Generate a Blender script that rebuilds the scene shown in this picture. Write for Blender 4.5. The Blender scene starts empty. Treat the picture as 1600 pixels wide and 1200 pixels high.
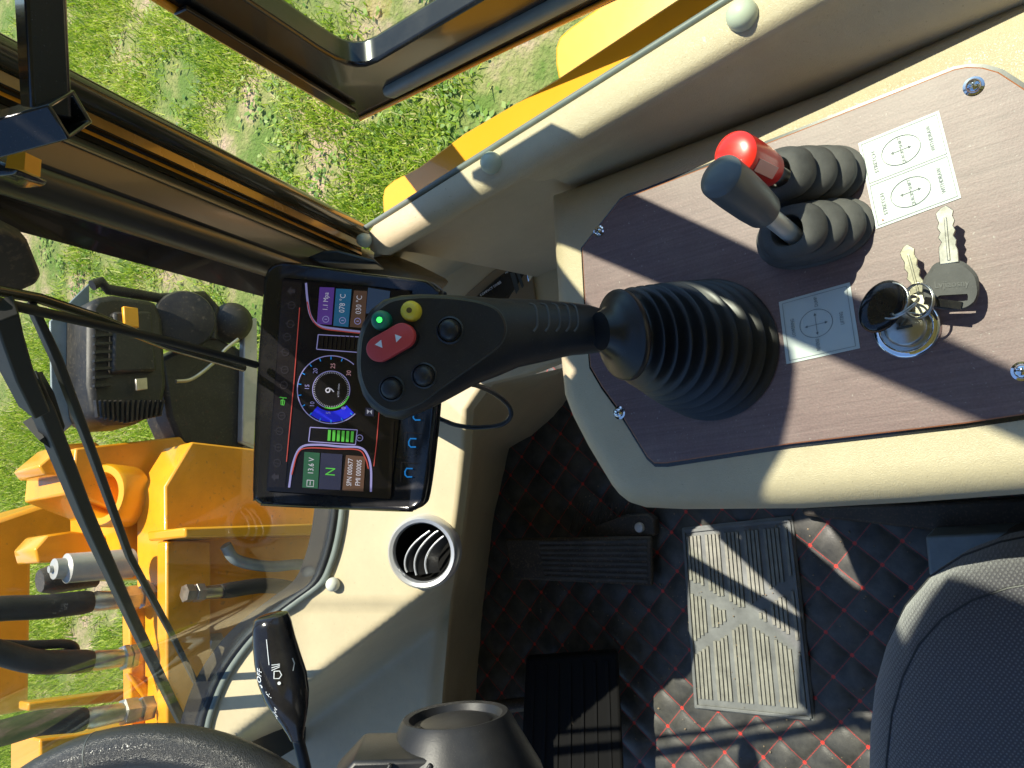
import bpy, bmesh, math, random
import numpy as np
from mathutils import Vector, Matrix
random.seed(7); rng = np.random.default_rng(11)
S = bpy.context.scene; COL = S.collection
R = math.radians
V = Vector
# ------------------------------------------------------------------ camera
PITCH, YAW, F = R(53.6), R(9.9), 1186.0
CAM = V((0, 0, 1.15))
cd = V((math.sin(YAW)*math.cos(PITCH), math.cos(YAW)*math.cos(PITCH), -math.sin(PITCH)))
cu = V((math.sin(YAW)*math.sin(PITCH), math.cos(YAW)*math.sin(PITCH), math.cos(PITCH)))
cr = V((math.cos(YAW), -math.sin(YAW), 0))
cam = bpy.data.cameras.new("Camera"); camo = bpy.data.objects.new("Camera", cam); COL.objects.link(camo)
cam.sensor_width = 36; cam.lens = 36*F/1600; cam.clip_start = 0.01; cam.clip_end = 500
rot = Matrix((-cu, cr, -cd)).transposed()       # the phone was held turned a quarter turn
camo.matrix_world = Matrix.Translation(CAM) @ rot.to_4x4()
S.camera = camo
S.render.resolution_x, S.render.resolution_y = 1024, 768
# ------------------------------------------------------------------ light
def ray(px, py): return cd + (-(px-800)*cu + (600-py)*cr)/F
SUN_D = ray(2100, 1430).normalized()            # the way the light travels
w = bpy.data.worlds.new("World"); S.world = w; w.use_nodes = True
nt = w.node_tree; bg = nt.nodes['Background']; sky = nt.nodes.new('ShaderNodeTexSky')
sky.sky_type = 'NISHITA'; sky.sun_disc = False
to_sun = -SUN_D
sky.sun_elevation = math.asin(to_sun.z); sky.sun_rotation = math.atan2(to_sun.x, to_sun.y)
wb_ = nt.nodes.new('ShaderNodeMixRGB'); wb_.blend_type = 'MULTIPLY'; wb_.inputs[0].default_value = 1; wb_.inputs[2].default_value = (.86, 1.0, 1.16, 1)
nt.links.new(sky.outputs[0], wb_.inputs[1]); nt.links.new(wb_.outputs[0], bg.inputs[0]); bg.inputs[1].default_value = 0.10; sky.dust_density = .4; sky.ozone_density = 3.0; sky.air_density = 1.1
sl = bpy.data.lights.new("Sun", 'SUN'); sl.energy = 4.6; sl.angle = R(0.5); sl.color = (1, .92, .80)
so = bpy.data.objects.new("Sun", sl); COL.objects.link(so)
so.rotation_euler = SUN_D.to_track_quat('-Z', 'Y').to_euler()
S.view_settings.view_transform = 'Standard'; S.view_settings.look = 'None'
S.view_settings.exposure = 0.92; S.view_settings.gamma = 1
S.render.engine = 'CYCLES'
try:
    S.cycles.transparent_max_bounces = 16; S.cycles.max_bounces = 8
except Exception: pass
# ------------------------------------------------------------------ helpers
def PZ(px, py, z):
    v = ray(px, py); return CAM + v*((z-CAM.z)/v.z)
def D(px, py, Z): return CAM + ray(px, py)*Z
def PL(px, py, P0, N):
    v = ray(px, py); return CAM + v*((P0-CAM).dot(N)/v.dot(N))
ORG = {}
def tag(o, label=None, cat=None, group=None, kind=None):
    if label: o['label'] = label
    if cat: o['category'] = cat
    if group: o['group'] = group
    if kind: o['kind'] = kind
    return o
def thing(name, label, cat, loc, group=None):
    o = bpy.data.objects.new(name, None); COL.objects.link(o); o.location = loc; o.empty_display_size = .02
    ORG[o.name] = V(loc); return tag(o, label, cat, group)
def copy_tree(o, off, parent=None):
    c = o.copy(); COL.objects.link(c); c.parent = parent
    if parent is None: c.location = V(o.location)+V(off)
    for ch in list(o.children): copy_tree(ch, off, c)
    return c
class MB:
    def __init__(s): s.v = []; s.f = []; s.m = []; s.sm = []
    def add(s, vs, fs, m=0, smooth=False):
        b = len(s.v); s.v += [V(x) for x in vs]
        for f in fs: s.f.append([b+i for i in f]); s.m.append(m); s.sm.append(smooth)
    def poly(s, pts, m=0): s.add(pts, [list(range(len(pts)))], m)
    def prism(s, pts, ext, m=0, smooth=False):
        pts = [V(p) for p in pts]; n = len(pts); ext = V(ext)
        s.add(pts+[p+ext for p in pts], [list(range(n))[::-1], list(range(n, 2*n))]+[[i, (i+1) % n, n+(i+1) % n, n+i] for i in range(n)], m, smooth)
    def box(s, c, ax, ay, az, m=0):
        c, ax, ay, az = V(c), V(ax)/2, V(ay)/2, V(az)/2
        s.prism([c-ax-ay-az, c+ax-ay-az, c+ax+ay-az, c-ax+ay-az], az*2, m)
    def seg(s, a, b, wd, th, nrm, m=0):          # flat bar from a to b, width wd, thickness th along nrm
        a, b, nrm = V(a), V(b), V(nrm).normalized(); t = (b-a).normalized(); sd = t.cross(nrm)*wd/2
        s.prism([a-sd, b-sd, b+sd, a+sd], nrm*th, m)
    def rings(s, rs, m=0, closed=False, caps=True, smooth=True):
        n = len(rs[0]); vs = [p for r_ in rs for p in r_]; fs = []
        k = len(rs)
        for i in range(k if closed else k-1):
            for j in range(n):
                a, b = i*n, ((i+1) % k)*n
                fs.append([a+j, a+(j+1) % n, b+(j+1) % n, b+j])
        if caps and not closed: fs += [list(range(n))[::-1], [(k-1)*n+j for j in range(n)]]
        s.add(vs, fs, m, smooth)
    def tube(s, pts, r, n=10, m=0, closed=False, smooth=True):
        pts = [V(p) for p in pts]; k = len(pts); rs = []
        if not isinstance(r, (list, tuple)): r = [r]*k
        t0 = (pts[1]-pts[0]).normalized(); u = t0.orthogonal().normalized()
        for i in range(k):
            if closed: t = (pts[(i+1) % k]-pts[i-1]).normalized()
            else: t = (pts[min(i+1, k-1)]-pts[max(i-1, 0)]).normalized()
            u = (u-t*u.dot(t)).normalized(); q = t.cross(u)
            rs.append([pts[i]+(u*math.cos(2*math.pi*j/n)+q*math.sin(2*math.pi*j/n))*r[i] for j in range(n)])
        s.rings(rs, m, closed, True, smooth)
    def lathe(s, c, ax, prof, n=32, m=0, u=None, asp=1.0, smooth=True, caps=True):   # prof: (radius, height)
        c, ax = V(c), V(ax).normalized(); u = V(u) if u is not None else ax.orthogonal()
        u = (u-ax*u.dot(ax)).normalized(); q = ax.cross(u)
        s.rings([[c+ax*h+(u*math.cos(2*math.pi*j/n)+q*math.sin(2*math.pi*j/n)*asp)*max(r_, 1e-5) for j in range(n)] for r_, h in prof], m, False, caps, smooth)
    def build(s, name, mats, parent=None, bevel=0, segs=2, split=None, sub=0):
        if not isinstance(mats, (list, tuple)): mats = [mats]
        org = V((0, 0, 0))
        if parent is not None: org = ORG[parent.name]
        else:
            a = np.array([list(p) for p in s.v]); org = V(((a[:, 0].min()+a[:, 0].max())/2, (a[:, 1].min()+a[:, 1].max())/2, a[:, 2].min()))
        me = bpy.data.meshes.new(name); me.from_pydata([p-org for p in s.v], [], s.f)
        for mt in mats: me.materials.append(mt)
        me.polygons.foreach_set('material_index', s.m); me.polygons.foreach_set('use_smooth', s.sm)
        me.update()
        bm = bmesh.new(); bm.from_mesh(me); bmesh.ops.recalc_face_normals(bm, faces=bm.faces); bm.to_mesh(me); bm.free()
        o = bpy.data.objects.new(name, me); COL.objects.link(o)
        if parent is None: o.location = org
        else: o.parent = parent
        ORG[o.name] = org
        if bevel:
            b = o.modifiers.new('b', 'BEVEL'); b.width = bevel; b.segments = segs; b.limit_method = 'ANGLE'; b.angle_limit = R(35)
            me.polygons.foreach_set('use_smooth', [True]*len(me.polygons))
            try: me.set_sharp_from_angle(angle=R(60))
            except Exception: pass
        elif any(s.sm):
            try: me.set_sharp_from_angle(angle=R(split or 50))
            except Exception: pass
        if sub: q = o.modifiers.new('s', 'SUBSURF'); q.levels = sub; q.render_levels = sub
        return o
def smooth_closed(pts, n=6):                     # Catmull-Rom through 2D/3D points
    out = []; k = len(pts); P = [V(p) for p in pts]
    for i in range(k):
        a, b, c, d = P[i-1], P[i], P[(i+1) % k], P[(i+2) % k]
        for j in range(n):
            t = j/n; out.append(.5*((2*b)+(c-a)*t+(2*a-5*b+4*c-d)*t*t+(3*b-a-3*c+d)*t**3))
    return out
def smooth_open(pts, n=6):
    P = [V(p) for p in pts]; P = [2*P[0]-P[1]]+P+[2*P[-1]-P[-2]]; out = []
    for i in range(1, len(P)-2):
        a, b, c, d = P[i-1], P[i], P[i+1], P[i+2]
        for j in range(n):
            t = j/n; out.append(.5*((2*b)+(c-a)*t+(2*a-5*b+4*c-d)*t*t+(3*b-a-3*c+d)*t**3))
    return out+[P[-2]]
def inset2(pts, dist):                           # offset a CCW/CW 2D polygon inwards
    n = len(pts); A = sum(pts[i][0]*pts[(i+1) % n][1]-pts[(i+1) % n][0]*pts[i][1] for i in range(n)); sg = 1 if A > 0 else -1
    out = []
    for i in range(n):
        a, b, c = V(pts[i-1][:2]), V(pts[i][:2]), V(pts[(i+1) % n][:2])
        e1, e2 = (b-a).normalized(), (c-b).normalized()
        n1, n2 = V((-e1.y, e1.x))*sg, V((-e2.y, e2.x))*sg; m_ = (n1+n2)
        m_ = m_/max(m_.dot(n1), .35) if m_.length > 1e-6 else n1
        out.append(b+m_*dist)
    return out
# ------------------------------------------------------------------ materials
MT = {}
def mat(name, col, rough=.5, metal=0, bump=None, var=None, spec=.5, coat=0, emit=None, emis=0, sheen=0):
    """bump=(scale, strength, dist)  var=(scale, amount) gentle colour mottling"""
    m = bpy.data.materials.new(name); m.use_nodes = True; n = m.node_tree; b = n.nodes['Principled BSDF']
    b.inputs['Base Color'].default_value = (*col, 1); b.inputs['Roughness'].default_value = rough
    b.inputs['Metallic'].default_value = metal; b.inputs['Specular IOR Level'].default_value = spec
    if coat: b.inputs['Coat Weight'].default_value = coat; b.inputs['Coat Roughness'].default_value = .05
    if emit: b.inputs['Emission Color'].default_value = (*emit, 1); b.inputs['Emission Strength'].default_value = emis
    if sheen: b.inputs['Sheen Weight'].default_value = sheen
    tc = n.nodes.new('ShaderNodeTexCoord')
    if bump:
        t = n.nodes.new('ShaderNodeTexNoise'); t.inputs['Scale'].default_value = bump[0]; t.inputs['Detail'].default_value = 4
        n.links.new(tc.outputs['Object'], t.inputs['Vector'])
        bp = n.nodes.new('ShaderNodeBump'); bp.inputs['Strength'].default_value = bump[1]; bp.inputs['Distance'].default_value = bump[2]
        n.links.new(t.outputs['Fac'], bp.inputs['Height']); n.links.new(bp.outputs[0], b.inputs['Normal'])
    if var:
        t = n.nodes.new('ShaderNodeTexNoise'); t.inputs['Scale'].default_value = var[0]; t.inputs['Detail'].default_value = 6; t.inputs['Roughness'].default_value = .65
        n.links.new(tc.outputs['Object'], t.inputs['Vector'])
        rp = n.nodes.new('ShaderNodeValToRGB'); rp.color_ramp.elements[0].position = .3; rp.color_ramp.elements[1].position = .7
        a = var[1]; rp.color_ramp.elements[0].color = (*[c*(1-a) for c in col], 1); rp.color_ramp.elements[1].color = (*[min(1, c*(1+a)) for c in col], 1)
        n.links.new(t.outputs['Fac'], rp.inputs[0]); n.links.new(rp.outputs[0], b.inputs['Base Color'])
        mr = n.nodes.new('ShaderNodeMapRange'); mr.inputs['To Min'].default_value = max(0, rough-.1); mr.inputs['To Max'].default_value = min(1, rough+.12)
        n.links.new(t.outputs['Fac'], mr.inputs[0]); n.links.new(mr.outputs[0], b.inputs['Roughness'])
    MT[name] = m; return m
def dusty(m, scale=700, lo=.66, hi=.74, col=(.22, .20, .17), amt=.6):
    '''fine settled dust specks and a few soft smudges over a finished material'''
    n = m.node_tree; b = n.nodes['Principled BSDF']; inp = b.inputs['Base Color']
    tc = n.nodes.new('ShaderNodeTexCoord'); t = n.nodes.new('ShaderNodeTexNoise'); t.inputs['Scale'].default_value = scale; t.inputs['Detail'].default_value = 2
    t2 = n.nodes.new('ShaderNodeTexNoise'); t2.inputs['Scale'].default_value = 16; t2.inputs['Detail'].default_value = 7; t2.inputs['Roughness'].default_value = .7
    for q in (t, t2): n.links.new(tc.outputs['Object'], q.inputs['Vector'])
    rp = n.nodes.new('ShaderNodeMapRange'); rp.inputs['From Min'].default_value = lo; rp.inputs['From Max'].default_value = hi; n.links.new(t.outputs['Fac'], rp.inputs[0])
    r2 = n.nodes.new('ShaderNodeMapRange'); r2.inputs['From Min'].default_value = .48; r2.inputs['From Max'].default_value = .75; r2.inputs['To Max'].default_value = .10; n.links.new(t2.outputs['Fac'], r2.inputs[0])
    a = n.nodes.new('ShaderNodeMath'); a.operation = 'MULTIPLY_ADD'; a.inputs[1].default_value = amt; n.links.new(rp.outputs[0], a.inputs[0]); n.links.new(r2.outputs[0], a.inputs[2])
    mx = n.nodes.new('ShaderNodeMixRGB'); n.links.new(a.outputs[0], mx.inputs[0]); mx.inputs[2].default_value = (*col, 1)
    if inp.is_linked: n.links.new(inp.links[0].from_socket, mx.inputs[1])
    else: mx.inputs[1].default_value = tuple(inp.default_value)
    n.links.new(mx.outputs[0], inp); return m
def leather(name, col, scale, strength, rough=.5, dist=.0006, metal=0):
    m = mat(name, col, rough, metal); n = m.node_tree; b = n.nodes['Principled BSDF']
    tc = n.nodes.new('ShaderNodeTexCoord'); v = n.nodes.new('ShaderNodeTexVoronoi'); v.inputs['Scale'].default_value = scale
    v.feature = 'DISTANCE_TO_EDGE'
    t = n.nodes.new('ShaderNodeTexNoise'); t.inputs['Scale'].default_value = scale*.35; t.inputs['Detail'].default_value = 5
    mx = n.nodes.new('ShaderNodeMixRGB'); mx.inputs[0].default_value = .04
    n.links.new(tc.outputs['Object'], mx.inputs[1]); n.links.new(t.outputs['Color'], mx.inputs[2]); n.links.new(mx.outputs[0], v.inputs['Vector'])
    n.links.new(tc.outputs['Object'], t.inputs['Vector'])
    mr = n.nodes.new('ShaderNodeMapRange'); mr.inputs['From Max'].default_value = .25; n.links.new(v.outputs['Distance'], mr.inputs[0])
    ad = n.nodes.new('ShaderNodeMath'); ad.operation = 'ADD'; n.links.new(mr.outputs[0], ad.inputs[0]); n.links.new(t.outputs['Fac'], ad.inputs[1])
    bp = n.nodes.new('ShaderNodeBump'); bp.inputs['Strength'].default_value = strength; bp.inputs['Distance'].default_value = dist
    n.links.new(ad.outputs[0], bp.inputs['Height']); n.links.new(bp.outputs[0], b.inputs['Normal'])
    t2 = n.nodes.new('ShaderNodeTexNoise'); t2.inputs['Scale'].default_value = 7; t2.inputs['Detail'].default_value = 12; t2.inputs['Roughness'].default_value = .72; n.links.new(tc.outputs['Object'], t2.inputs['Vector'])
    rp = n.nodes.new('ShaderNodeValToRGB'); rp.color_ramp.elements[0].position = .3; rp.color_ramp.elements[1].position = .7
    rp.color_ramp.elements[0].color = (*[c*.84 for c in col], 1); rp.color_ramp.elements[1].color = (*[min(1, c*1.07) for c in col], 1)
    n.links.new(t2.outputs['Fac'], rp.inputs[0]); n.links.new(rp.outputs[0], b.inputs['Base Color'])
    return m
tan = leather('tan_vinyl', (.56, .465, .305), 330, .34, .42, .0008)
tan_s = leather('tan_moulded_plastic', (.56, .475, .30), 900, .12, .42)
blk = mat('black_plastic', (.014, .014, .0155), .42, bump=(900, .25, .0004), var=(14, .25))
blk_gloss = mat('black_gloss_plastic', (.012, .012, .014), .12, var=(10, .2))
rub = mat('black_rubber', (.010, .010, .011), .36, bump=(120, .10, .0006))
rub_d = mat('dusty_rubber', (.075, .073, .070), .72, bump=(600, .2, .0004), var=(30, .4))
rubdk = mat('matt_black_rubber', (.005, .005, .005), .85, spec=.2, bump=(300, .2, .0006))
wipb = mat('weathered_wiper_black', (.010, .011, .010), .6, bump=(200, .1, .0004), var=(30, .4))
steel = mat('brushed_steel', (.66, .65, .60), .42, .5, bump=(300, .06, .0003), var=(20, .15))
chrome = mat('chrome', (.82, .84, .86), .06, 1)
alu = mat('satin_silver_plastic', (.62, .63, .64), .32, .6)
keysteel = mat('worn_key_steel', (.50, .49, .45), .3, 1, bump=(300, .06, .0003), var=(60, .2))
knob_highlight = mat('pink_highlight', (.75, .38, .36), .4)  # colour of the highlight painted on the red knob
knobm = mat('dark_grey_knob_plastic', (.085, .092, .096), .36, bump=(500, .05, .0003))
brass = mat('nickel_brass', (.62, .58, .44), .28, 1, bump=(500, .1, .0003), var=(60, .2))
yel = mat('yellow_paint', (.78, .34, .008), .28, coat=.5, bump=(60, .03, .001), var=(3, .06))
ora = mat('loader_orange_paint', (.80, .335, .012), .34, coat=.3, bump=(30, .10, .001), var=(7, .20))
olive = mat('dark_olive_gloss_paint', (.045, .042, .022), .2, .1, coat=.5, var=(6, .3))
brown = mat('dark_brown_gloss_paint', (.040, .028, .018), .16, .1, coat=.6, var=(6, .3))
umber = mat('burnt_orange_reflection', (.22, .10, .015), .25, coat=.5, var=(18, .25))  # tone of the reflection painted onto the pillar
greyp = mat('dark_grey_gloss_trim', (.038, .034, .027), .36, coat=.08, var=(9, .2))
blackpaint = mat('black_frame_paint', (.012, .012, .012), .22, coat=.3, bump=(50, .06, .001))
green_rub = mat('grey_window_seal', (.17, .20, .18), .45, bump=(200, .15, .0005), var=(20, .2))
galv = mat('dusty_grey_steel', (.22, .26, .27), .5, .3, bump=(40, .1, .001), var=(9, .35))
white = mat('white_plastic', (.62, .64, .55), .4)
greencap = mat('pale_cap_plastic', (.50, .55, .42), .38)
red = mat('red_plastic', (.75, .025, .015), .3, coat=.3)
redb = mat('red_rocker_rubber', (.60, .06, .06), .45)
grn = mat('green_button', (.01, .20, .12), .4)
grnl = mat('green_led', (.02, .8, .05), .4, emit=(.05, 1, .1), emis=1.2)
yelb = mat('yellow_button', (.72, .55, .04), .4)
wtri = mat('white_print', (.75, .8, .85), .5)
paper = mat('white_sticker', (.52, .565, .55), .42)
ink = mat('black_ink', (.05, .06, .06), .6); print_ink = mat('grey_print_ink', (.16, .18, .18), .6)
darksteel = mat('dirty_black_steel', (.060, .052, .042), .6, .2, bump=(60, .2, .001), var=(12, .5))
lampblk = mat('lamp_black_plastic', (.013, .011, .008), .5, bump=(80, .3, .001), var=(22, .75))
hose = mat('hydraulic_hose_rubber', (.022, .021, .02), .6, bump=(250, .4, .002), var=(30, .4))
zinc = mat('zinc_fitting', (.50, .46, .40), .35, .9, var=(30, .3))
whitecyl = mat('grey_painted_cylinder', (.45, .44, .40), .35, .2, var=(12, .2))
tan_dark = mat('brown_undertrim', (.25, .19, .11), .5)
for m__ in (blk, rub, rub_d, blackpaint): dusty(m__, 1400, .68, .76, amt=.35)
dusty(blk_gloss, 1600, .70, .78, amt=.2)
dusty(darksteel, 300, .55, .7, (.20, .15, .10), .5); dusty(lampblk, 200, .6, .72, (.14, .11, .07), .5); dusty(ora, 120, .66, .74, (.30, .16, .05), .5); dusty(tan, 500, .70, .76, (.22, .17, .10), .5); dusty(tan_s, 500, .70, .76, (.22, .17, .10), .5)
def scr(name, c, e=1.0): return mat(name, tuple(x*.22 for x in c), .2, emit=c, emis=e*.24)
s_bg = scr('screen_black', (.006, .005, .007), .6); s_bg2 = scr('screen_bar', (.018, .014, .014), .6)
s_wh = scr('screen_white', (.75, .75, .85), .8); s_red = scr('screen_red', (.65, .10, .08), .7); s_pur = scr('screen_purple', (.14, .06, .36), .8)
s_teal = scr('screen_teal', (.03, .17, .33), .8); s_brn = scr('screen_brown', (.16, .09, .06), .7); s_blu = scr('screen_blue', (.02, .03, .85), .9)
s_grn = scr('screen_green', (.12, .62, .08), .9); s_dgrn = scr('screen_dark_green', (.04, .15, .08), .8); s_navy = scr('screen_navy', (.04, .045, .09), .8)
s_gry = scr('screen_grey', (.045, .04, .045), .8); s_cyan = scr('screen_button_blue', (.02, .35, .95), .9); s_pink = scr('screen_pink', (.75, .40, .42), .8); s_lav = scr('screen_lavender', (.40, .38, .75), .8)
def glass(name, tint, refl=.08):
    m = bpy.data.materials.new(name); m.use_nodes = True; n = m.node_tree; n.nodes.clear()
    o = n.nodes.new('ShaderNodeOutputMaterial'); t = n.nodes.new('ShaderNodeBsdfTransparent'); t.inputs[0].default_value = (*tint, 1)
    g = n.nodes.new('ShaderNodeBsdfGlossy'); g.inputs['Roughness'].default_value = .02
    lw = n.nodes.new('ShaderNodeLayerWeight'); lw.inputs[0].default_value = .5; pw = n.nodes.new('ShaderNodeMath'); pw.operation = 'POWER'; pw.inputs[1].default_value = 4; n.links.new(lw.outputs['Facing'], pw.inputs[0]); fr = n.nodes.new('ShaderNodeMath'); fr.operation = 'MULTIPLY_ADD'; fr.inputs[1].default_value = .6; fr.inputs[2].default_value = .035; n.links.new(pw.outputs[0], fr.inputs[0])
    tc = n.nodes.new('ShaderNodeTexCoord'); nz = n.nodes.new('ShaderNodeTexNoise'); nz.inputs['Scale'].default_value = 260; nz.inputs['Detail'].default_value = 2
    n.links.new(tc.outputs['Object'], nz.inputs['Vector'])
    rp = n.nodes.new('ShaderNodeValToRGB'); rp.color_ramp.elements[0].position = .70; rp.color_ramp.elements[0].color = (0, 0, 0, 1); rp.color_ramp.elements[1].position = .78; rp.color_ramp.elements[1].color = (.5, .5, .5, 1)
    n.links.new(nz.outputs['Fac'], rp.inputs[0])
    mx = n.nodes.new('ShaderNodeMixShader'); n.links.new(fr.outputs[0], mx.inputs[0]); n.links.new(t.outputs[0], mx.inputs[1]); n.links.new(g.outputs[0], mx.inputs[2])
    df = n.nodes.new('ShaderNodeBsdfDiffuse'); df.inputs[0].default_value = (.6, .58, .5, 1)
    m2 = n.nodes.new('ShaderNodeMixShader'); mm = n.nodes.new('ShaderNodeMath'); mm.operation = 'MULTIPLY_ADD'; mm.inputs[1].default_value = .35; mm.inputs[2].default_value = refl
    n.links.new(rp.outputs[0], mm.inputs[0]); n.links.new(mm.outputs[0], m2.inputs[0]); n.links.new(mx.outputs[0], m2.inputs[1]); n.links.new(df.outputs[0], m2.inputs[2])
    n.links.new(m2.outputs[0], o.inputs[0]); return m
gl_front = glass('windscreen_glass', (.90, .93, .88), .028)
gl_win = glass('tinted_window_glass', (.84, .93, .82), .0)
def wood():
    m = mat('dark_wood_laminate', (.16, .09, .08), .50, spec=.85); n = m.node_tree; b = n.nodes['Principled BSDF']
    tc = n.nodes.new('ShaderNodeTexCoord'); mp = n.nodes.new('ShaderNodeMapping'); mp.inputs['Scale'].default_value = (260, 10, 10); mp.inputs['Rotation'].default_value = (0, 0, R(-14))
    n.links.new(tc.outputs['Object'], mp.inputs[0])
    t = n.nodes.new('ShaderNodeTexNoise'); t.inputs['Scale'].default_value = 1.6; t.inputs['Detail'].default_value = 8; t.inputs['Roughness'].default_value = .7; t.inputs['Distortion'].default_value = .6
    n.links.new(mp.outputs[0], t.inputs['Vector'])
    t2 = n.nodes.new('ShaderNodeTexNoise'); t2.inputs['Scale'].default_value = 700; t2.inputs['Detail'].default_value = 3; n.links.new(tc.outputs['Object'], t2.inputs['Vector'])
    rp = n.nodes.new('ShaderNodeValToRGB'); e = rp.color_ramp.elements; e[0].position = .3; e[0].color = (.105, .050, .050, 1); e[1].position = .75; e[1].color = (.200, .118, .112, 1)
    n.links.new(t.outputs['Fac'], rp.inputs[0])
    mx = n.nodes.new('ShaderNodeMixRGB'); mx.blend_type = 'OVERLAY'; mx.inputs[0].default_value = .35; n.links.new(rp.outputs[0], mx.inputs[1]); n.links.new(t2.outputs['Fac'], mx.inputs[2])
    n.links.new(mx.outputs[0], b.inputs['Base Color'])
    bp = n.nodes.new('ShaderNodeBump'); bp.inputs['Strength'].default_value = .22; bp.inputs['Distance'].default_value = .0003
    ad = n.nodes.new('ShaderNodeMath'); ad.operation = 'ADD'; n.links.new(t.outputs['Fac'], ad.inputs[0]); n.links.new(t2.outputs['Fac'], ad.inputs[1])
    n.links.new(ad.outputs[0], bp.inputs['Height']); n.links.new(bp.outputs[0], b.inputs['Normal']); return m
woodm = dusty(wood(), 420, .68, .76, (.45, .42, .38), .45); woodedge = mat('red_brown_edge', (.33, .12, .05), .4)
def fabric():
    m = mat('black_seat_fabric', (.022, .022, .03), .8, sheen=.5); n = m.node_tree; b = n.nodes['Principled BSDF']
    tc = n.nodes.new('ShaderNodeTexCoord')
    mp = n.nodes.new('ShaderNodeMapping'); mp.inputs['Rotation'].default_value = (0, 0, R(38)); mp.inputs['Scale'].default_value = (1, 1, 0); n.links.new(tc.outputs['Object'], mp.inputs[0])
    v = n.nodes.new('ShaderNodeTexVoronoi'); v.inputs['Scale'].default_value = 400; v.inputs['Randomness'].default_value = .12; n.links.new(mp.outputs[0], v.inputs['Vector'])
    rp = n.nodes.new('ShaderNodeValToRGB'); e = rp.color_ramp.elements; e[0].position = .18; e[0].color = (.13, .125, .135, 1); e[1].position = .36; e[1].color = (.048, .043, .055, 1)
    n.links.new(v.outputs['Distance'], rp.inputs[0]); n.links.new(rp.outputs[0], b.inputs['Base Color'])
    nz = n.nodes.new('ShaderNodeTexNoise'); nz.inputs['Scale'].default_value = 1500; n.links.new(tc.outputs['Object'], nz.inputs['Vector'])
    ad = n.nodes.new('ShaderNodeMath'); ad.operation = 'SUBTRACT'; n.links.new(nz.outputs['Fac'], ad.inputs[0]); n.links.new(v.outputs['Distance'], ad.inputs[1])
    bp = n.nodes.new('ShaderNodeBump'); bp.inputs['Strength'].default_value = .8; bp.inputs['Distance'].default_value = .0008
    n.links.new(ad.outputs[0], bp.inputs['Height']); n.links.new(bp.outputs[0], b.inputs['Normal']); return m
fab = fabric()
LX0, LS, LY0 = -.179, .0312, .343                # the quilting grid: stitch crossings
def quilt():
    m = mat('quilted_black_leatherette', (.055, .055, .052), .44); n = m.node_tree; b = n.nodes['Principled BSDF']; L = n.links
    at = n.nodes.new('ShaderNodeTexCoord'); sp = n.nodes.new('ShaderNodeSeparateXYZ'); L.new(at.outputs['Object'], sp.inputs[0])
    def mth(op, a, b_=None, c=None):
        q = n.nodes.new('ShaderNodeMath'); q.operation = op
        for i, x in enumerate((a, b_, c)):
            if x is None: continue
            if isinstance(x, (int, float)): q.inputs[i].default_value = x
            else: L.new(x, q.inputs[i])
        return q.outputs[0]
    X = mth('MULTIPLY_ADD', sp.outputs[0], 1/(2*LS), -LX0/(2*LS)); Y = mth('MULTIPLY_ADD', sp.outputs[1], 1/(2*.0308), -LY0/(2*.0308))
    a = mth('ADD', X, Y); c = mth('SUBTRACT', X, Y)
    da = mth('ABSOLUTE', mth('SUBTRACT', a, mth('ROUND', a))); dc = mth('ABSOLUTE', mth('SUBTRACT', c, mth('ROUND', c)))
    dm = mth('MINIMUM', da, dc); dx = mth('MAXIMUM', da, dc)
    line = mth('LESS_THAN', dm, .017); dot = mth('LESS_THAN', dx, .055)
    st = mth('GREATER_THAN', mth('FRACT', mth('MULTIPLY', dx, 22)), .35)   # stitches: dashes
    fac = mth('MAXIMUM', mth('MULTIPLY', mth('MULTIPLY', line, st), .58), dot)
    mx = n.nodes.new('ShaderNodeMixRGB'); L.new(fac, mx.inputs[0]); mx.inputs[2].default_value = (.62, .045, .03, 1)
    nz = n.nodes.new('ShaderNodeTexNoise'); nz.inputs['Scale'].default_value = 22; nz.inputs['Detail'].default_value = 9; nz.inputs['Roughness'].default_value = .7; L.new(at.outputs['Object'], nz.inputs['Vector'])
    rp = n.nodes.new('ShaderNodeValToRGB'); rp.color_ramp.elements[0].position = .32; rp.color_ramp.elements[0].color = (.026, .027, .025, 1); rp.color_ramp.elements[1].position = .78; rp.color_ramp.elements[1].color = (.115, .112, .098, 1)
    L.new(nz.outputs['Fac'], rp.inputs[0]); L.new(rp.outputs[0], mx.inputs[1]); L.new(mx.outputs[0], b.inputs['Base Color'])
    n2 = n.nodes.new('ShaderNodeTexNoise'); n2.inputs['Scale'].default_value = 500; n2.inputs['Detail'].default_value = 3; L.new(at.outputs['Object'], n2.inputs['Vector'])
    bp = n.nodes.new('ShaderNodeBump'); bp.inputs['Strength'].default_value = .25; bp.inputs['Distance'].default_value = .0008; L.new(n2.outputs['Fac'], bp.inputs['Height']); L.new(bp.outputs[0], b.inputs['Normal'])
    return m
quiltm = quilt()
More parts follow.
